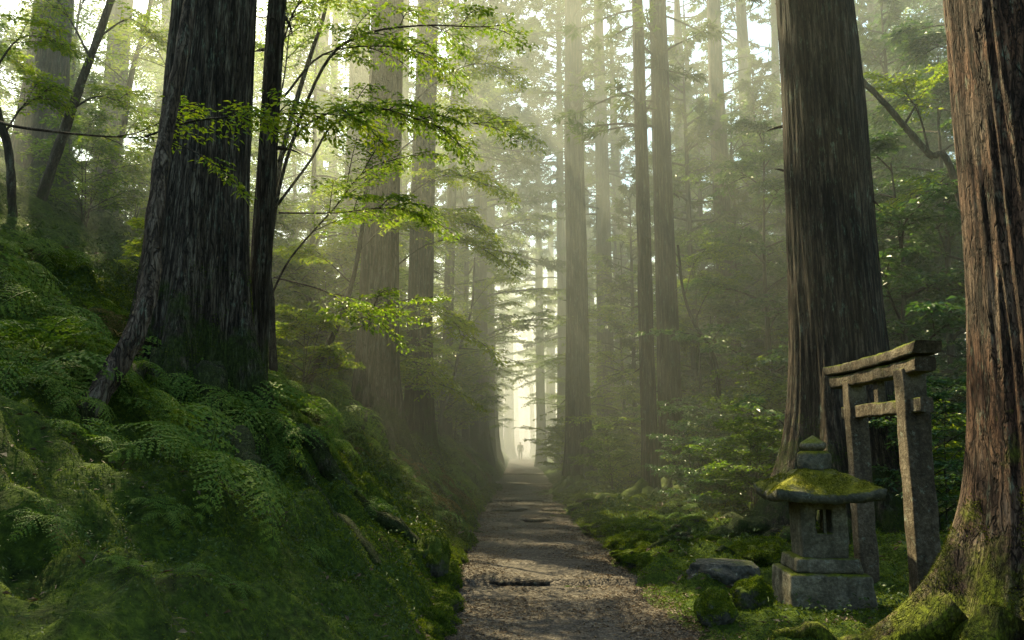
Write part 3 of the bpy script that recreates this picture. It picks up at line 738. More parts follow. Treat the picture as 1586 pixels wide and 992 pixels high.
# leaning saplings on the left slope
def sapling(label, D, pts, r0, r1, seed, arms):
    b = P(pts[0][0], pts[0][1], D); zg = T(b[0], b[1]); w = pl(D, *pts)
    w[0] = np.array([w[0][0], w[0][1], min(w[0][2], zg-.2)])
    limbs = []
    for k, a in enumerate(arms):
        q = pl(D, *a); limbs.append((q, r1*.5, seed+k, dict(ntw=14, twl=.6)))
        for j, e in enumerate(fan(q, 4, seed+k, .6, .8)): limbs.append((e, .007, seed+40+k*8+j, dict(ntw=8, twl=.45)))
    return limb_tree('leaning_tree', label, (b[0], b[1], zg), w, r0, r1, limbs, leaf=.09, lw=.042)
sapling('dark thin stem leaning right across the hazy slope at upper left', 13, [(48, 345), (60, 318), (95, 215), (125, 130), (165, 20), (185, -60), (200, -200)], .10, .045, 500, [[(105, 190), (60, 130), (20, 90)], [(140, 90), (100, 20), (60, 10)], [(150, 60), (200, 30), (240, 60)], [(110, 170), (150, 150), (200, 160)]])
sapling('short dark stem leaning left at the left edge of the frame', 11.5, [(22, 330), (18, 300), (12, 230), (-10, 150), (-30, 50), (-40, -60)], .07, .04, 520, [[(5, 210), (40, 160), (80, 150)], [(-15, 120), (30, 60), (90, 60)]])
sapling('slim hazy stem forking on the slope left of the huge cedar', 18, [(150, 330), (165, 290), (190, 200), (205, 110), (230, 20), (240, -60)], .09, .04, 540, [[(185, 220), (220, 180), (260, 170)], [(200, 130), (150, 90), (120, 80)], [(215, 80), (250, 50), (290, 40)], [(175, 260), (215, 230), (235, 240)]])
sapling('bare dark stem leaning right beside the flared misty cedar', 14.0, [(478, 600), (482, 585), (515, 520), (542, 450), (560, 360), (570, 250)], .075, .03, 560, [[(545, 440), (500, 400), (460, 390)], [(555, 390), (600, 350), (650, 345)]])
sapling('thin dark forked stem on the bank left of the path gap', 26, [(680, 660), (684, 640), (700, 600), (712, 540), (730, 480), (735, 400)], .07, .03, 580, [[(705, 570), (670, 540), (640, 540)], [(715, 530), (750, 480), (790, 470)], [(728, 480), (760, 440), (800, 430)]])
sapling('dark stem leaning left out of the shrubs right of the greenish cedar', 19, [(1118, 640), (1112, 590), (1100, 540), (1075, 500), (1058, 450), (1050, 380)], .06, .03, 600, [[(1075, 500), (1100, 450), (1140, 430)], [(1060, 460), (1080, 400), (1120, 390)]])
sapling('dark branch stem slanting behind the great cedar at upper right', 14, [(1560, 380), (1480, 285), (1440, 240), (1400, 195), (1370, 160), (1330, 120)], .07, .05, 620, [[(1440, 240), (1420, 170), (1380, 120)], [(1480, 285), (1430, 290), (1390, 320)], [(1400, 195), (1440, 130), (1480, 90)]])

# ------------------------------------------------------------------ ferns
def fern_geo(seed, nf=9, L=.75, pin=20):
    rs = np.random.RandomState(seed); g = Geo(); gs = Geo(); C, D, N, LL_, WW = [], [], [], [], []
    for f in range(nf):
        a = f*2*pi/nf+rs.rand()*.5; l = L*(.7+.5*rs.rand()); t = np.linspace(0, 1, 14)
        arch = .55+.25*rs.rand()
        rad = l*(.25*t+.75*t**1.25)*.95; z = l*(arch*1.5*t-arch*1.55*t**2.1)
        az = a+.25*(rs.rand()-.5)*t
        p = np.stack([np.cos(az)*rad, np.sin(az)*rad, z+.02], -1)
        tube(gs, p, np.linspace(.0045, .0012, 14), 3)
        tg = norm(np.gradient(p, axis=0)); sd = norm(np.cross(tg, [0, 0, 1.0])); up = np.cross(sd, tg)
        for i in range(pin):
            s = .12+.88*(i+.35*rs.rand())/pin
            c = np.array([np.interp(s, t, p[:, j]) for j in range(3)]); k = min(13, int(s*13))
            pl_ = l*.27*(np.sin(pi*min(1, (s-.03)/.97)**.60))**.8*(.85+.3*rs.rand())+.008
            for sg in (-1, 1):
                tw = rs.normal()*.13
                dv = tg[k]*(.50+tw)+sd[k]*sg*.9-up[k]*(.05+.30*rs.rand()); dv /= np.linalg.norm(dv)
                nb = 5; q = (np.arange(nb)+.35)/nb
                un = up[k]+rs.normal(size=3)*.16
                for s3 in (-1, 1):
                    cc_ = c+dv*(q*pl_)[:, None]
                    cc_[:, 2] -= .22*pl_*q**2
                    side = np.cross(dv, un)*s3
                    C.append(cc_); D.append(np.tile(dv*.75+side*.7, (nb, 1))); N.append(np.tile(un, (nb, 1))+rs.normal(size=(nb, 3))*.25)
                    LL_.append(l/pin*.62*(1.1-q*.75)*(.8+.4*rs.rand(nb))); WW.append(np.full(nb, pl_/nb*.55))
                C.append(c[None]); D.append((dv-np.array([0, 0, .1]))[None]); N.append(un[None]); LL_.append(np.array([pl_])); WW.append(np.array([l/pin*.24]))
    leaves(g, np.concatenate(C), np.concatenate(D), np.concatenate(N), np.concatenate(LL_), np.concatenate(WW), .08)
    v = np.concatenate(gs.v); q = np.concatenate(gs.q); g.add(v, q)
    return g
FM = [fern_geo(700+k, [7, 6, 8, 6][k], [.8, .65, .95, .6][k], [17, 15, 19, 13][k]).mesh('fern', False) for k in range(4)]
for m_ in FM: m_.materials.append(M['fern'])
M['fern_dry'] = leaf_mat('dry_fern', [(.2, (.05, .04, .012)), (.5, (.10, .085, .022)), (.85, (.17, .13, .05))], .3, .8, .1, (1.1, 1, .5))
def slope_rot(x, y, amt=.75):
    e = .25
    dx = (T(x+e, y)-T(x-e, y))/(2*e); dy = (T(x, y+e)-T(x, y-e))/(2*e)
    n = Vector((-dx*amt, -dy*amt, 1)).normalized()
    return Vector((0, 0, 1)).rotation_difference(n)
fr = random.Random(5)
def put_fern(x, y, s, k, label, group):
    from mathutils import Quaternion
    o = bpy.data.objects.new('fern', FM[k]); COL.objects.link(o)
    q = slope_rot(x, y) @ Quaternion((0, 0, 1), fr.random()*6.28)
    o.rotation_mode = 'QUATERNION'; o.rotation_quaternion = q
    o.location = (x, y, float(G(x, y))-.01); o.scale = (s,)*3
    if 'among many' in label and fr.random() < .10:
        o.material_slots[0].link = 'OBJECT'; o.material_slots[0].material = M['fern_dry']
        label = 'yellowing brown fern among the green ones on the left bank'
    tag(o, label, 'fern', group)
hand = [(40, 490, 1.25, 'large green fern at the left edge in front of the dark slope'), (60, 560, 1.25, 'broad fern below the large one at the left edge'), (20, 610, 1.1, 'fern drooping at the left edge above the mossy rock face'),
        (150, 590, .9, 'fern beside the foot of the crooked stem'), (200, 640, 1.0, 'fern just right of the foot of the crooked stem'), (250, 700, 1.15, 'fern spreading over the middle of the near bank'),
        (310, 730, 1.15, 'fern with long fronds hanging down the near bank'), (140, 690, .95, 'fern with a small drooping frond below the crooked stem'), (400, 770, .75, 'lone small fern low on the dark bank right of the big clump'),
        (310, 640, 1.0, 'fern under the lichen streaked side of the huge cedar'), (380, 660, .9, 'fern at the right foot of the huge cedar'), (520, 640, .8, 'fern at the left foot of the flared misty cedar'),
        (240, 590, .85, 'fern in the shade left of the huge cedar foot'), (105, 630, .8, 'fern half hidden under the broad left fern'), (450, 640, .75, 'fern on the bank between the huge and the flared cedar'), (350, 600, .7, 'fern tucked against the huge cedar root'), (70, 800, .55, 'small fern low at the left edge of the near bank'), (190, 870, .42, 'tiny fern in the moss near the bottom left corner'), (340, 900, .40, 'tiny fern low on the bank at the bottom of the frame'), (480, 850, .45, 'small fern on the lower bank near the path stones'), (570, 790, .5, 'small fern above the dark hollowed boulder'), (250, 800, .5, 'small fern hanging below the big clump of ferns'), (420, 700, .6, 'fern between the exposed roots of the huge cedar')]
for i, (px, py, s, lab) in enumerate(hand):
    p = hit(px, py)
    if p is not None: put_fern(p[0], p[1], s*float(p[1])*.165, i % 4, lab, 'ferns on the near left bank')
n = 0; tries = 0
while n < 210 and tries < 6000:
    tries += 1
    y = 5.5+26*fr.random()**1.15; s_ = fr.random()**1.3*5.5+.35; x = float(pathc(y))-1.2-s_
    if perlin(x*.6+9, y*.6, 3) < -.12: continue
    if s_ < 1.6 and y < 9: continue
    if y < 9 and fr.random() < .5: continue
    if y < 12 and s_ < 1.0: continue
    put_fern(x, y, .45+.5*fr.random(), fr.randrange(4), 'green fern among many on the left bank', 'ferns scattered over the left bank'); n += 1
for i in range(34):
    y = 10+16*fr.random(); x = float(pathc(y))+1.7+5.5*fr.random()
    if abs(x-3.7) < 1.2 and y < 11: continue
    put_fern(x, y, .4+.45*fr.random(), fr.randrange(4), 'low fern on the mossy ground right of the path', 'ferns right of the path')

# ------------------------------------------------------------------ ground cover, moss, litter
def scatter(N, seed, yr, xr, power=1.0):
    rs = np.random.RandomState(seed)
    y = yr[0]+(yr[1]-yr[0])*rs.rand(N)**power
    s = xr[0]+(xr[1]-xr[0])*rs.rand(N)
    return rs, y, s
def surf_leaves(name, label, cat, mat, N, seed, side, yr, sr, L, W, up=.5, power=1.6, clump=None, lift=0.0, thr=0.0):
    rs, y, s = scatter(N, seed, yr, sr, power)
    x = pathc(y)+side*(1.15+s)
    if clump:
        m = fbm(x*clump, y*clump, seed) > thr
        x, y = x[m], y[m]
    e = .12
    nx = -(terr(x+e, y)-terr(x-e, y))/(2*e); ny = -(terr(x, y+e)-terr(x, y-e))/(2*e)
    nn = norm(np.stack([nx, ny, np.ones_like(nx)], -1))
    k = len(x)
    c = np.stack([x, y, G(x, y)+lift*rs.rand(k)-.004], -1)
    rnd = rs.normal(size=(k, 3)); tang = norm(rnd-nn*(rnd*nn).sum(1, keepdims=True))
    d = tang*(1-up)+nn*up*(.5+rs.rand(k)[:, None])
    dist = np.clip(y/9.0, .30, 2.2)
    g = Geo(); leaves(g, c, d, nn+rs.normal(size=(k, 3))*.4+tang*-.4, L*(.5+rs.rand(k))*dist, W*(.6+.8*rs.rand(k))*dist)
    o = mkobj(name, g.mesh(name, False), M[mat]); tag(o, label, cat, kind='stuff'); return o
surf_leaves('moss', 'thick dark green moss covering the left bank', 'moss', 'moss', 430000, 31, -1, (1.6, 22), (-.1, 5.5), .030, .012, .62, 1.5)
surf_leaves('ground_cover', 'small leafy plants creeping over the left bank', 'ground cover', 'cover', 90000, 32, -1, (1.6, 34), (.15, 9), .050, .026, .35, 1.6, .9, .10, -.1)
surf_leaves('moss', 'bright green moss on the ground right of the path', 'moss', 'moss', 170000, 33, 1, (4.5, 24), (-.05, 5.5), .028, .012, .6, 1.5)
surf_leaves('ground_cover', 'small leafy plants growing right of the path', 'ground cover', 'cover', 26000, 34, 1, (6, 34), (.5, 9), .06, .032, .4, 1.3, .8, .14, .1)
# fallen leaves and grit on the path
rs = np.random.RandomState(50); N = 48000
y = 4.5+26*rs.rand(N)**1.8; u = rs.normal(size=N)*.0+(rs.rand(N)*2-1); u = np.sign(u)*np.abs(u)**.75
x = pathc(y)+.14*perlin(y*.55, 3.3)+u*1.22
m = (fbm(x*1.2, y*1.2, 4)+np.abs(u)*.9+rs.rand(N)*.5) > .55
x, y = x[m], y[m]; k = len(x)
c = np.stack([x, y, np.maximum(PZ(x, y), G(x, y))+.004+.006*rs.rand(k)], -1)
d = rs.normal(size=(k, 3)); d[:, 2] = np.abs(d[:, 2])*.12
nn = np.array([0, 0, 1.0])+rs.normal(size=(k, 3))*.25
g = Geo(); leaves(g, c, d, nn, .022+.036*rs.rand(k)**2, .009+.018*rs.rand(k)**2, .25)
tag(mkobj('leaf_litter', g.mesh('leaf_litter', False), M['litter']), 'dry fallen leaves and needles strewn over the path', 'fallen leaves', kind='stuff')

def twigs(label, N, seed, side, yr, sr, clump_c):
    rs, y, s_ = scatter(N, seed, yr, sr, 1.4); x = pathc(y)+side*(1.1+s_)
    m = fbm(x*.8+clump_c, y*.8, 2) > -.05; x, y = x[m], y[m]; k = len(x)
    c = np.stack([x, y, G(x, y)+.012+.03*rs.rand(k)], -1); d = rs.normal(size=(k, 3)); d[:, 2] *= .35
    L = (.02+.09*rs.rand(k)**2)*np.clip(y/9, .6, 2); g = Geo(); leaves(g, c, d, np.array([0, 0, 1.0])+rs.normal(size=(k, 3))*.5, L, L*(.07+.35*(rs.rand(k) > .7)), .2)
    tag(mkobj('leaf_litter', g.mesh('leaf_litter', False), M['litter']), label, 'fallen leaves', kind='stuff')
twigs('brown needles and dead twigs caught in the moss of the left bank', 22000, 71, -1, (2.5, 20), (0, 6), 3)
twigs('brown needles and dead leaves on the ground right of the path', 20000, 72, 1, (4, 20), (-.1, 6), 8)

# ------------------------------------------------------------------ rocks
def fuzz_geo(me, N, L, seed, nz=-.05, zmax=1e9, thr=-.15, fr_=6.0, xmax=1e9, up=.8):
    k = len(me.vertices); co = np.empty(k*3); no = np.empty(k*3)
    me.vertices.foreach_get('co', co); me.vertex_normals.foreach_get('vector', no)
    co = co.reshape(-1, 3); no = no.reshape(-1, 3); rs = np.random.RandomState(seed)
    ok = (no[:, 2] > nz) & (co[:, 2] < zmax) & (co[:, 0] < xmax) & (fbm(co[:, 0]*fr_, co[:, 1]*fr_, co[:, 2]*fr_, 3) > thr)
    idx = np.nonzero(ok)[0]
    if len(idx) == 0: return None
    i = idx[rs.randint(0, len(idx), N)]
    jit = rs.normal(size=(N, 3)); jit -= no[i]*(jit*no[i]).sum(1, keepdims=True)
    c = co[i]+jit*L*.8; d = no[i]*up+jit*.6
    g = Geo(); leaves(g, c, d, jit[:, [1, 2, 0]]+no[i]*.3, L*(.4+rs.rand(N)), L*.42*(.6+.8*rs.rand(N))); return g
def rock_mesh(seed, sub=4, sx=1, sy=1, sz=1, rough=.28, flat=None):
    bm = bmesh.new(); bmesh.ops.create_icosphere(bm, subdivisions=sub, radius=1)
    v = np.array([w.co for w in bm.verts])
    dd = 1+rough*fbm(v[:, 0]*1.1+seed*3.7, v[:, 1]*1.1, v[:, 2]*1.1, 4)
    v = v*dd[:, None]
    if flat is not None: v[:, 2] = np.minimum(v[:, 2], flat+.15*(v[:, 2]-flat))
    v = v*np.array([sx, sy, sz])
    for w, q in zip(bm.verts, v): w.co = q
    for f in bm.faces: f.smooth = True
    me = bpy.data.meshes.new('rock'); bm.to_mesh(me); bm.free(); return me
def fuzzy_rock(me, N, L, seed, nz=.0, thr=-.2):
    g = fuzz_geo(me, N, L, seed, nz, thr=thr, fr_=3.0)
    v = np.concatenate(g.v); q = np.concatenate(g.q)
    bm = bmesh.new(); bm.from_mesh(me)
    vs_ = [bm.verts.new(p) for p in v]
    for a in q:
        f = bm.faces.new([vs_[k] for k in a]); f.material_index = 1
    bm.to_mesh(me); bm.free(); me.materials.append(M['rock']); me.materials.append(M['moss']); return me
RM = [fuzzy_rock(rock_mesh(k, 4, 1, .8+.1*k, .62, .45), 3500, .11, k) for k in range(5)]
er = random.Random(9)
y = 4.6; i = 0
while y < 30:
    s = (.10+.10*er.random())*(1 if y < 14 else 1.25)
    x = float(pathc(y)+.14*perlin(y*.55, 3.3))-1.10-.10*er.random()-.02
    o = bpy.data.objects.new('mossy_stone', RM[i % 5]); COL.objects.link(o)
    o.location = (x, y, float(pathz(y))+s*.18); o.scale = (s*1.1, s*(1+.5*er.random()), s*(.9+.4*er.random())); o.rotation_euler = (er.uniform(-.3, .3), er.uniform(-.3, .3), er.random()*6.28)
    tag(o, 'moss covered stone in the line edging the left side of the path', 'stone', 'mossy stones edging the left side of the path')
    y += s*(1.3+.9*er.random()); i += 1
for k in range(46):
    y = 9.8+14*er.random()**1.1; s = .12+.20*er.random()**1.5; x = float(pathc(y))+1.12+s*.4+1.6*er.random()**2
    o = bpy.data.objects.new('mossy_stone', RM[k % 5]); COL.objects.link(o)
    o.location = (x, y, T(x, y)+s*.15); o.scale = (s*1.4, s*(.8+.5*er.random()), s*.8); o.rotation_euler = (er.uniform(-.25, .25), er.uniform(-.25, .25), er.random()*6.28)
    tag(o, 'moss covered stone in the mounds along the right side of the path', 'stone', 'mossy stones along the right side of the path')
def rock(label, px, py, D, seed, sx, sy, sz, mat, flat=None, rz=0, zo=0):
    p = P(px, py, D); me = rock_mesh(seed, 5, sx, sy, sz, .30, flat)
    if mat == 'rock': fuzzy_rock(me, 5000, .017, seed)
    else: me.materials.append(M[mat])
    o = bpy.data.objects.new('rock', me); COL.objects.link(o); o.location = (p[0], p[1], T(p[0], p[1])+zo); o.rotation_euler = (0, 0, rz)
    tag(o, label, 'rock'); return o
rock('flat topped grey rock between the path and the lantern', 1118, 900, 9.0, 11, .40, .34, .27, 'rock_bare', .55, .3, .02)
rock('rounded rock with moss on top beside the path edge, lowest right of the path', 1110, 960, 7.0, 12, .17, .20, .18, 'rock', None, .2, .04)
rock('pale mossy rock leaning against the left side of the lantern base', 1163, 925, 7.55, 13, .17, .17, .17, 'rock', None, 1.0, .05)
rock('mossy boulder with a dark hollow at the left edge of the path', 668, 880, 9.1, 14, .20, .36, .30, 'rock', None, 0, .05)

# ------------------------------------------------------------------ stone lantern
def bev_box(sx, sy, sz, bev=.02, cuts=10, amp=.010, seed=0, taper=1.0, z0=0.0):
    bm = bmesh.new(); bmesh.ops.create_cube(bm, size=1)
    for v in bm.verts:
        k = taper if v.co.z > 0 else 1
        v.co = Vector((v.co.x*sx*k, v.co.y*sy*k, (v.co.z+.5)*sz+z0))
    bmesh.ops.bevel(bm, geom=bm.edges[:], offset=bev, segments=3, affect='EDGES', profile=.6)
    bmesh.ops.subdivide_edges(bm, edges=[e for e in bm.edges if e.calc_length() > bev*2.2], cuts=cuts, use_grid_fill=True)
    return rough_bm(bm, amp, seed)
def rough_bm(bm, amp, seed, freq=5.0):
    v = np.array([w.co for w in bm.verts]); bm.normal_update(); n = np.array([w.normal for w in bm.verts])
    d = amp*(fbm(v[:, 0]*freq+seed*3.1, v[:, 1]*freq, v[:, 2]*freq, 4))-amp*1.8*np.clip(fbm(v[:, 0]*2.6+seed, v[:, 1]*2.6, v[:, 2]*2.6+8, 2)-.35, 0, 1)
    for w, q in zip(bm.verts, v+n*d[:, None]): w.co = q
    for f in bm.faces: f.smooth = True
    me = bpy.data.meshes.new('stone'); bm.to_mesh(me); bm.free(); return me
LD = 7.75
lp = P(1272, 900, LD)
lz = T(lp[0], LD)
YAW = R(16.5)-math.atan2(lp[0], LD)          # left flank just in view
lan = thing('stone_lantern', 'weathered square stone lantern with a moss covered roof beside the path', 'lantern', (lp[0], LD, lz-.02), YAW)
K = LD/math.cos(PITCH)/FPX*1.0               # metres per photo pixel there
def zpx(py): return float(P(1272, py, LD)[2])-(lz-.02)
z_b0, z_b1, z_s1, z_f1, z_r1, z_n1, z_t = -.25, zpx(882), zpx(860), zpx(772), zpx(722), zpx(700), zpx(676)
mkobj('base', bev_box(.78, .70, z_b1-z_b0, .035, 14, .016, 1, .97, z_b0), M['stone'], lan)
mkobj('plinth', bev_box(.62, .57, z_s1-z_b1+.004, .035, 12, .012, 2, .93, z_b1-.002), M['stone'], lan)
# fire box with an opening right through it
def firebox(w, d, h, ww, wh, wz, z0):
    bm = bmesh.new()
    def V(x, y, z): return bm.verts.new((x, y, z))
    a = w/2; bq = d/2; p = ww/2
    fo = [V(-a, -bq, z0), V(a, -bq, z0), V(a, -bq, z0+h), V(-a, -bq, z0+h)]
    fi = [V(-p, -bq, z0+wz), V(p, -bq, z0+wz), V(p, -bq, z0+wz+wh), V(-p, -bq, z0+wz+wh)]
    bo = [V(-a, bq, z0), V(a, bq, z0), V(a, bq, z0+h), V(-a, bq, z0+h)]
    bi = [V(-p, bq, z0+wz), V(p, bq, z0+wz), V(p, bq, z0+wz+wh), V(-p, bq, z0+wz+wh)]
    for k in range(4):
        j = (k+1) % 4
        bm.faces.new((fo[k], fo[j], fi[j], fi[k])); bm.faces.new((bo[j], bo[k], bi[k], bi[j]))
        bm.faces.new((fi[k], fi[j], bi[j], bi[k])); bm.faces.new((fo[j], fo[k], bo[k], bo[j]))
    bmesh.ops.recalc_face_normals(bm, faces=bm.faces[:])
    es = [e for e in bm.edges if abs(e.calc_face_angle(0)) > .3]
    bmesh.ops.bevel(bm, geom=es, offset=.016, segments=2, affect='EDGES', profile=.6)
    bmesh.ops.subdivide_edges(bm, edges=[e for e in bm.edges if e.calc_length() > .05], cuts=6, use_grid_fill=True)
    return rough_bm(bm, .009, 3, 7)
fb_h = z_f1-z_s1+.03
mkobj('fire_box', firebox(.43, .41, fb_h, .155, .22, .23, z_s1-.008), M['stone'], lan)
mullion = bev_box(.026, .03, .23, .006, 3, .002, 5, 1, 0)
mo = mkobj('mullion', mullion, M['stone'], lan); mo.location = (.012, -.17, z_s1-.008+.225)
# pagoda roof
def roof_mesh(hw, hd, h, th, z0, n=56, topf=.17):
    g = Geo(); u = np.linspace(-1, 1, n); U, V_ = np.meshgrid(u, u)
    r = np.maximum(np.abs(U), np.abs(V_))
    q = np.clip((r-topf)/(1-topf), 0, 1)
    prof = (1-q)**1.0*.52+.48*(1-q)**2.6          # steep crown, flattening to the eaves
    prof = 1-(q**.80)*.62-.38*q**2.2
    corner = (np.abs(U*V_))**2.0
    zt = z0+th+h*prof+corner*.045-.02*q*np.cos(np.pi*np.minimum(np.abs(U), np.abs(V_))/np.maximum(r, .05))*.6
    rs_ = 1-.035*(1-corner)*q
    nz = fbm(U*5+3, V_*5, 1, 4)
    zt = zt+.014*nz
    edge = 1+.022*fbm(U*4, V_*4, 6, 3)*q
    vt = np.stack([U*hw*rs_*edge, V_*hd*rs_*edge, zt], -1)
    zb = z0+.045*corner+.012*fbm(U*4+9, V_*4, 1)-.0*q+.03*(1-q)
    vb = np.stack([U*hw*rs_*edge*.955, V_*hd*rs_*edge*.955, zb], -1)
    f = grid_faces(n, n)
    g.add(vt.reshape(-1, 3), f); g.add(vb.reshape(-1, 3), f[:, ::-1])
    idx = np.arange(n*n).reshape(n, n)
    ring = np.concatenate([idx[0, :-1], idx[:-1, -1], idx[-1, :0:-1], idx[:0:-1, 0]])
    m = len(ring); r2 = np.roll(ring, -1)
    mid = (vt.reshape(-1, 3)[ring]*.55+vb.reshape(-1, 3)[ring]*.45); cen = mid.copy(); mid[:, :2] *= 1.012
    base_n = g.n
    g.v.append(mid); g.n += m
    k = np.arange(m); k2 = (k+1) % m
    g.q.append(np.stack([ring, base_n+k, base_n+k2, r2], -1)); g.q.append(np.stack([base_n+k, ring+n*n, r2+n*n, base_n+k2], -1))
    return g.mesh('roof')
roof = mkobj('roof', roof_mesh(.495, .47, z_r1-z_f1-.06, .085, z_f1-.025), M['stone_roof'], lan)
mkobj('moss', fuzz_geo(roof.data, 9000, .013, 5, .35, thr=.0, fr_=4.5).mesh('moss', False), M['moss_bright'], roof)
def lathe(prof, n=32, amp=.006, seed=0, sq=0):
    prof = np.array(prof); th = np.arange(n)*2*pi/n
    r = prof[:, 0][:, None]; z = prof[:, 1][:, None]
    rr_ = r*(1+sq*(np.cos(4*th)[None]))+amp*fbm(np.cos(th)[None]*1.5+seed, np.sin(th)[None]*1.5, z*8, 3)*np.minimum(1, r/.03)
    v = np.stack([rr_*np.cos(th), rr_*np.sin(th), np.broadcast_to(z, rr_.shape)], -1)
    g = Geo(); g.add(v.reshape(-1, 3), grid_faces(len(prof), n, True)); return g.mesh('turned')
def dense(p, m=5): return smooth_poly([(a, b_, 0) for a, b_ in p], m)[:, :2]
mkobj('neck', lathe(dense([(.001, z_r1-.05), (.13, z_r1-.04), (.155, z_r1), (.158, z_n1-.04), (.14, z_n1-.005), (.10, z_n1+.01), (.001, z_n1+.012)]), seed=2), M['stone_roof'], lan)
mkobj('finial', lathe(dense([(.001, z_n1-.0), (.075, z_n1+.004), (.122, z_n1+.045), (.118, z_n1+.085), (.07, z_t-.035), (.028, z_t-.008), (.001, z_t+.012)]), seed=4), M['stone'], lan)

r7t = [c for c in R7.children if c.name.startswith('trunk')][0]
mkobj('moss', fuzz_geo(r7t.data, 26000, .016, 6, -1.1, 1.15, .12, 3.2, 0.1).mesh('moss', False), M['moss_bright'], R7)
r7t = [c for c in R6.children if c.name.startswith('trunk')][0]
mkobj('moss', fuzz_geo(r7t.data, 16000, .022, 7, -1.1, 1.6, .12, 2.2, 0.4).mesh('moss', False), M['moss'], R6)
r7t = [c for c in L5.children if c.name.startswith('trunk')][0]
mkobj('moss', fuzz_geo(r7t.data, 16000, .020, 8, -1.1, 1.3, .1, 2.6).mesh('moss', False), M['moss'], L5)
for tr_ in (R7, R1, R3, R4, R6):
    for ch in list(tr_.children):
        if ch.name.startswith('root'):
            g = fuzz_geo(ch.data, 2600, .022, 3, .0, thr=-.2, fr_=3)
            if g: mkobj('moss', g.mesh('moss', False), M['moss_bright' if tr_ is R7 else 'moss'], ch)

# ------------------------------------------------------------------ torii gate
pA = np.array([3.97, 9.0]); pB = np.array([3.88, 7.55])
mid = (pA+pB)/2; dv = pB-pA; span = float(np.linalg.norm(dv)); yaw = math.atan2(dv[1], dv[0])
gz = T(mid[0], mid[1])
tor = thing('torii_gate', 'small weathered shrine gate with two beams standing behind the stone lantern', 'gate', (mid[0], mid[1], gz), yaw)
postH = float(P(1322, 597, 9.0)[2])-gz; topz = float(P(1475, 540, 7.05)[2])-gz
for s in (-1, 1):
    o = mkobj('post', bev_box(.195 if s < 0 else .225, .21 if s < 0 else .235, postH+.35, .02, 16, .014, 10+s, .96, -.3), M['torii'], tor); o.location = (s*span/2, 0, 0)
def beam(L, w, h, sweep, seed, slant=0.0, zc=0):
    n = 70; xs_ = np.linspace(-L/2, L/2, n); g = Geo()
    sec = []
    k = 6
    for (ya, za, yb, zb_) in ((-.5, -.5, .5, -.5), (.5, -.5, .5, .5), (.5, .5, -.5, .5), (-.5, .5, -.5, -.5)):
        for i in range(k): t = i/k; sec.append((ya+(yb-ya)*t, za+(zb_-za)*t))
    sec = np.array(sec); m = len(sec)
    rn = 1-.06*(np.abs(sec[:, 0]*sec[:, 1])*4)**3
    A = np.broadcast_to(xs_[:, None], (n, m)); Bq = np.broadcast_to(sec[None, :, 0]*w*rn, (n, m)); Cq = sec[None, :, 1]*h*rn+sweep*(np.abs(xs_)[:, None]/(L/2))**2.2+zc
    d = .010*fbm(A*4+seed, Bq*5, Cq*5, 4)
    A = A+slant*(sec[None, :, 1])*np.sign(xs_)[:, None]*(np.abs(xs_)[:, None] > L/2-1e-6)
    v = np.stack([A, Bq+d*np.sign(sec[None, :, 0]), Cq+d], -1)
    g.add(v.reshape(-1, 3), grid_faces(n, m, True))
    for e, fl in ((0, 1), (n-1, 0)):            # end caps
        ring = v[e]; c = ring.mean(0); inner = c+(ring-c)*.5
        vv = np.concatenate([ring, inner, np.repeat(c[None], m, 0)]); g.add(vv, grid_faces(3, m, True))
    return g.mesh('beam')
BL = span+1.05
bo_ = .10  # the beams reach a little farther at the back
o = mkobj('lower_lintel', beam(BL-.16, .19, .14, .012, 1, .02), M['torii'], tor); o.location = (-bo_, 0, postH+.055)
o = mkobj('top_lintel', beam(BL, .25, .115, .024, 2, .05), M['torii'], tor); o.location = (-bo_, 0, postH+.055+.075+.064)
o = mkobj('tie_beam', beam(span+.62, .115, .145, 0, 3, 0), M['torii'], tor); o.location = (0, 0, postH-.31)
o = mkobj('strut', bev_box(.11, .08, .25, .008, 6, .004, 7, 1, 0), M['torii'], tor); o.location = (-.02, 0, postH-.245)

# ------------------------------------------------------------------ person on the path
def skin_obj(name, V_, E_, Rr_, mat, parent, sub=2):
    me = bpy.data.meshes.new(name); me.from_pydata(V_, E_, []); me.update()
    o = bpy.data.objects.new(name, me); COL.objects.link(o)
    md = o.modifiers.new('s', 'SKIN'); md.use_smooth_shade = True
    for i, sv in enumerate(me.skin_vertices[0].data): sv.radius = Rr_[i] if isinstance(Rr_[i], tuple) else (Rr_[i], Rr_[i]); sv.use_root = (i == 0)
    s = o.modifiers.new('b', 'SUBSURF'); s.levels = sub; s.render_levels = sub
    dg = bpy.context.evaluated_depsgraph_get(); m2 = bpy.data.meshes.new_from_object(o.evaluated_get(dg))
    bpy.data.objects.remove(o); m2.name = name
    m2.materials.clear(); m2.materials.append(mat)
    for p_ in m2.polygons: p_.use_smooth = True
    return mkobj(name, m2, None, parent)
skinm = plain('skin', (.35, .2, .14)); cloth = plain('dark_jacket', (.022, .024, .026)); trs = plain('dark_trousers', (.016, .017, .02)); hairm = plain('dark_hair', (.01, .008, .006)); bagm = plain('dark_bag', (.02, .022, .018))
pp = P(806, 712, 72.0)
per = thing('person', 'person in dark clothing walking away down the middle of the path', 'person', (pp[0], 72.0, float(pathz(72.0))+.014), R(4))
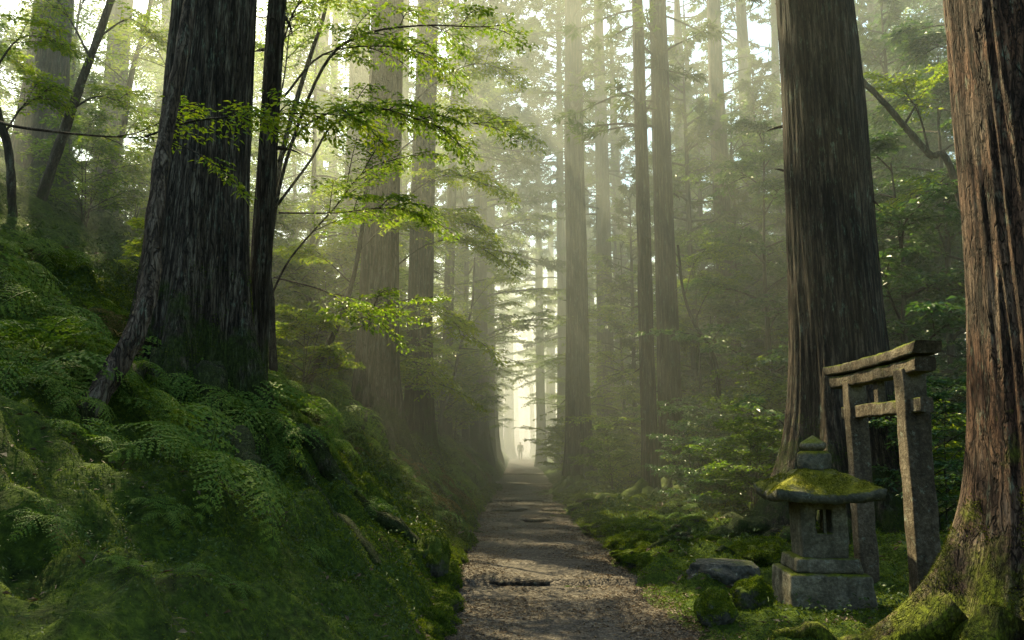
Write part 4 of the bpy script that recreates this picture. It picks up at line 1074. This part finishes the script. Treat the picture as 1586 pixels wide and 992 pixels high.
Vb = [(0, 0, .95), (0, 0, 1.12), (0, .01, 1.30), (0, .01, 1.44), (0, .01, 1.52), (0, -.0, 1.62), (0, 0, 1.70),
      (-.10, 0, .90), (-.11, .06, .50), (-.10, -.02, .09), (-.10, .12, .03),
      (.10, 0, .90), (.10, .02, .50), (.10, -.22, .14), (.10, -.14, .04),
      (-.19, 0, 1.42), (-.25, -.04, 1.14), (-.24, .05, .90), (-.235, .09, .82),
      (.19, 0, 1.42), (.25, .03, 1.14), (.24, .13, .92), (.235, .18, .85)]
Eb = [(0, 1), (1, 2), (2, 3), (3, 4), (4, 5), (5, 6), (0, 7), (7, 8), (8, 9), (9, 10), (0, 11), (11, 12), (12, 13), (13, 14), (3, 15), (15, 16), (16, 17), (17, 18), (3, 19), (19, 20), (20, 21), (21, 22)]
Rb = [(.15, .11), (.14, .10), (.16, .11), (.12, .09), .055, .085, .06, .085, .06, .045, .04, .085, .06, .045, .04, .06, .045, .035, .03, .06, .045, .035, .03]
skin_obj('body', Vb, Eb, Rb, skinm, per)
skin_obj('jacket', [(0, 0, .86), (0, 0, 1.12), (0, .01, 1.30), (0, .01, 1.45), (-.19, 0, 1.42), (-.255, -.04, 1.14), (-.24, .05, .93), (.19, 0, 1.42), (.255, .03, 1.14), (.24, .13, .95)],
         [(0, 1), (1, 2), (2, 3), (3, 4), (4, 5), (5, 6), (3, 7), (7, 8), (8, 9)], [(.18, .14), (.165, .125), (.185, .135), (.13, .10), .078, .062, .05, .078, .062, .05], cloth, per)
skin_obj('trousers', [(0, 0, .95), (-.10, 0, .88), (-.11, .06, .50), (-.10, -.02, .10), (.10, 0, .88), (.10, .02, .50), (.10, -.21, .16)], [(0, 1), (1, 2), (2, 3), (0, 4), (4, 5), (5, 6)], [(.16, .125), .10, .078, .062, .10, .078, .062], trs, per)
skin_obj('hair', [(0, -.02, 1.61), (0, -.015, 1.68), (0, -.005, 1.73)], [(0, 1), (1, 2)], [(.088, .085), (.092, .095), .055], hairm, per)

# ------------------------------------------------------------------ mist
def mist(name, box, dens, g_, label, color=(.955, 1, .90)):
    (x0, x1), (y0, y1), (z0, z1) = box
    me = bpy.data.meshes.new(name)
    v = [(x, y, z) for z in (z0, z1) for y in (y0, y1) for x in (x0, x1)]
    me.from_pydata(v, [], [(0, 2, 3, 1), (4, 5, 7, 6), (0, 1, 5, 4), (1, 3, 7, 5), (3, 2, 6, 7), (2, 0, 4, 6)]); me.update()
    m = bpy.data.materials.new(name); m.use_nodes = True; t = m.node_tree; t.nodes.clear()
    out = t.nodes.new('ShaderNodeOutputMaterial'); s = t.nodes.new('ShaderNodeVolumeScatter')
    s.inputs['Color'].default_value = color+(1,); s.inputs['Density'].default_value = dens; s.inputs['Anisotropy'].default_value = g_
    t.links.new(s.outputs[0], out.inputs['Volume'])
    o = mkobj(name, me, m); tag(o, label, 'mist', kind='stuff'); return o
mist('mist', ((-90, 90), (10.5, 190), (-6, 17)), .0135, .50, 'pale morning mist filling the forest beyond the nearest trees')
mist('mist', ((-100, 100), (48, 240), (-7, 17)), .012, .50, 'middle layer of pale mist between the far trunks')
mist('mist', ((-120, 120), (76, 260), (-8, 20)), .020, .40, 'thick bright mist closing off the far end of the path')

# ------------------------------------------------------------------ light, sky, camera
AZ = R(-36); EL = R(51)
sd = Vector((math.sin(AZ)*math.cos(EL), math.cos(AZ)*math.cos(EL), math.sin(EL)))
sun = bpy.data.lights.new('sun', 'SUN'); sun.energy = 5.0; sun.angle = R(.5); sun.color = (3.4, 2.95, 1.65)
so = bpy.data.objects.new('sun', sun); COL.objects.link(so); so.rotation_euler = sd.to_track_quat('Z', 'Y').to_euler(); so.location = (-20, 20, 30)
w = bpy.data.worlds.new('World'); SC.world = w; w.use_nodes = True
nt = w.node_tree; bg = nt.nodes['Background']; sky = nt.nodes.new('ShaderNodeTexSky'); sky.sky_type = 'NISHITA'; sky.sun_disc = False
sky.sun_elevation = EL; sky.sun_rotation = AZ % (2*pi); sky.air_density = 1.2; sky.dust_density = 3.5
tint = nt.nodes.new('ShaderNodeMix'); tint.data_type = 'RGBA'; tint.blend_type = 'MULTIPLY'; tint.inputs[0].default_value = 1.0; tint.inputs[7].default_value = (2.15, 2.35, 2.0, 1)
nt.links.new(sky.outputs[0], tint.inputs[6]); nt.links.new(tint.outputs[2], bg.inputs[0]); bg.inputs[1].default_value = .15

cam = bpy.data.cameras.new('camera'); cam.sensor_fit = 'HORIZONTAL'; cam.sensor_width = 36; cam.lens = 36*FPX/1586; cam.clip_end = 3000; cam.clip_start = .05
co = bpy.data.objects.new('camera', cam); COL.objects.link(co); co.location = (0, 0, CAMZ); co.rotation_euler = (pi/2+PITCH, 0, 0)
SC.camera = co
SC.view_settings.view_transform = 'Standard'; SC.view_settings.look = 'None'; SC.view_settings.exposure = 0; SC.view_settings.gamma = 1
SC.render.engine = 'CYCLES'
cy = SC.cycles
cy.max_bounces = 12; cy.diffuse_bounces = 5; cy.glossy_bounces = 2; cy.transmission_bounces = 4; cy.volume_bounces = 8; cy.transparent_max_bounces = 8
cy.use_denoising = True
try: cy.denoiser = 'OPENIMAGEDENOISE'; cy.denoising_input_passes = 'RGB_ALBEDO_NORMAL'
except Exception: pass
cy.sample_clamp_indirect = 4.0; cy.sample_clamp_direct = 0
cy.caustics_reflective = False; cy.caustics_refractive = False
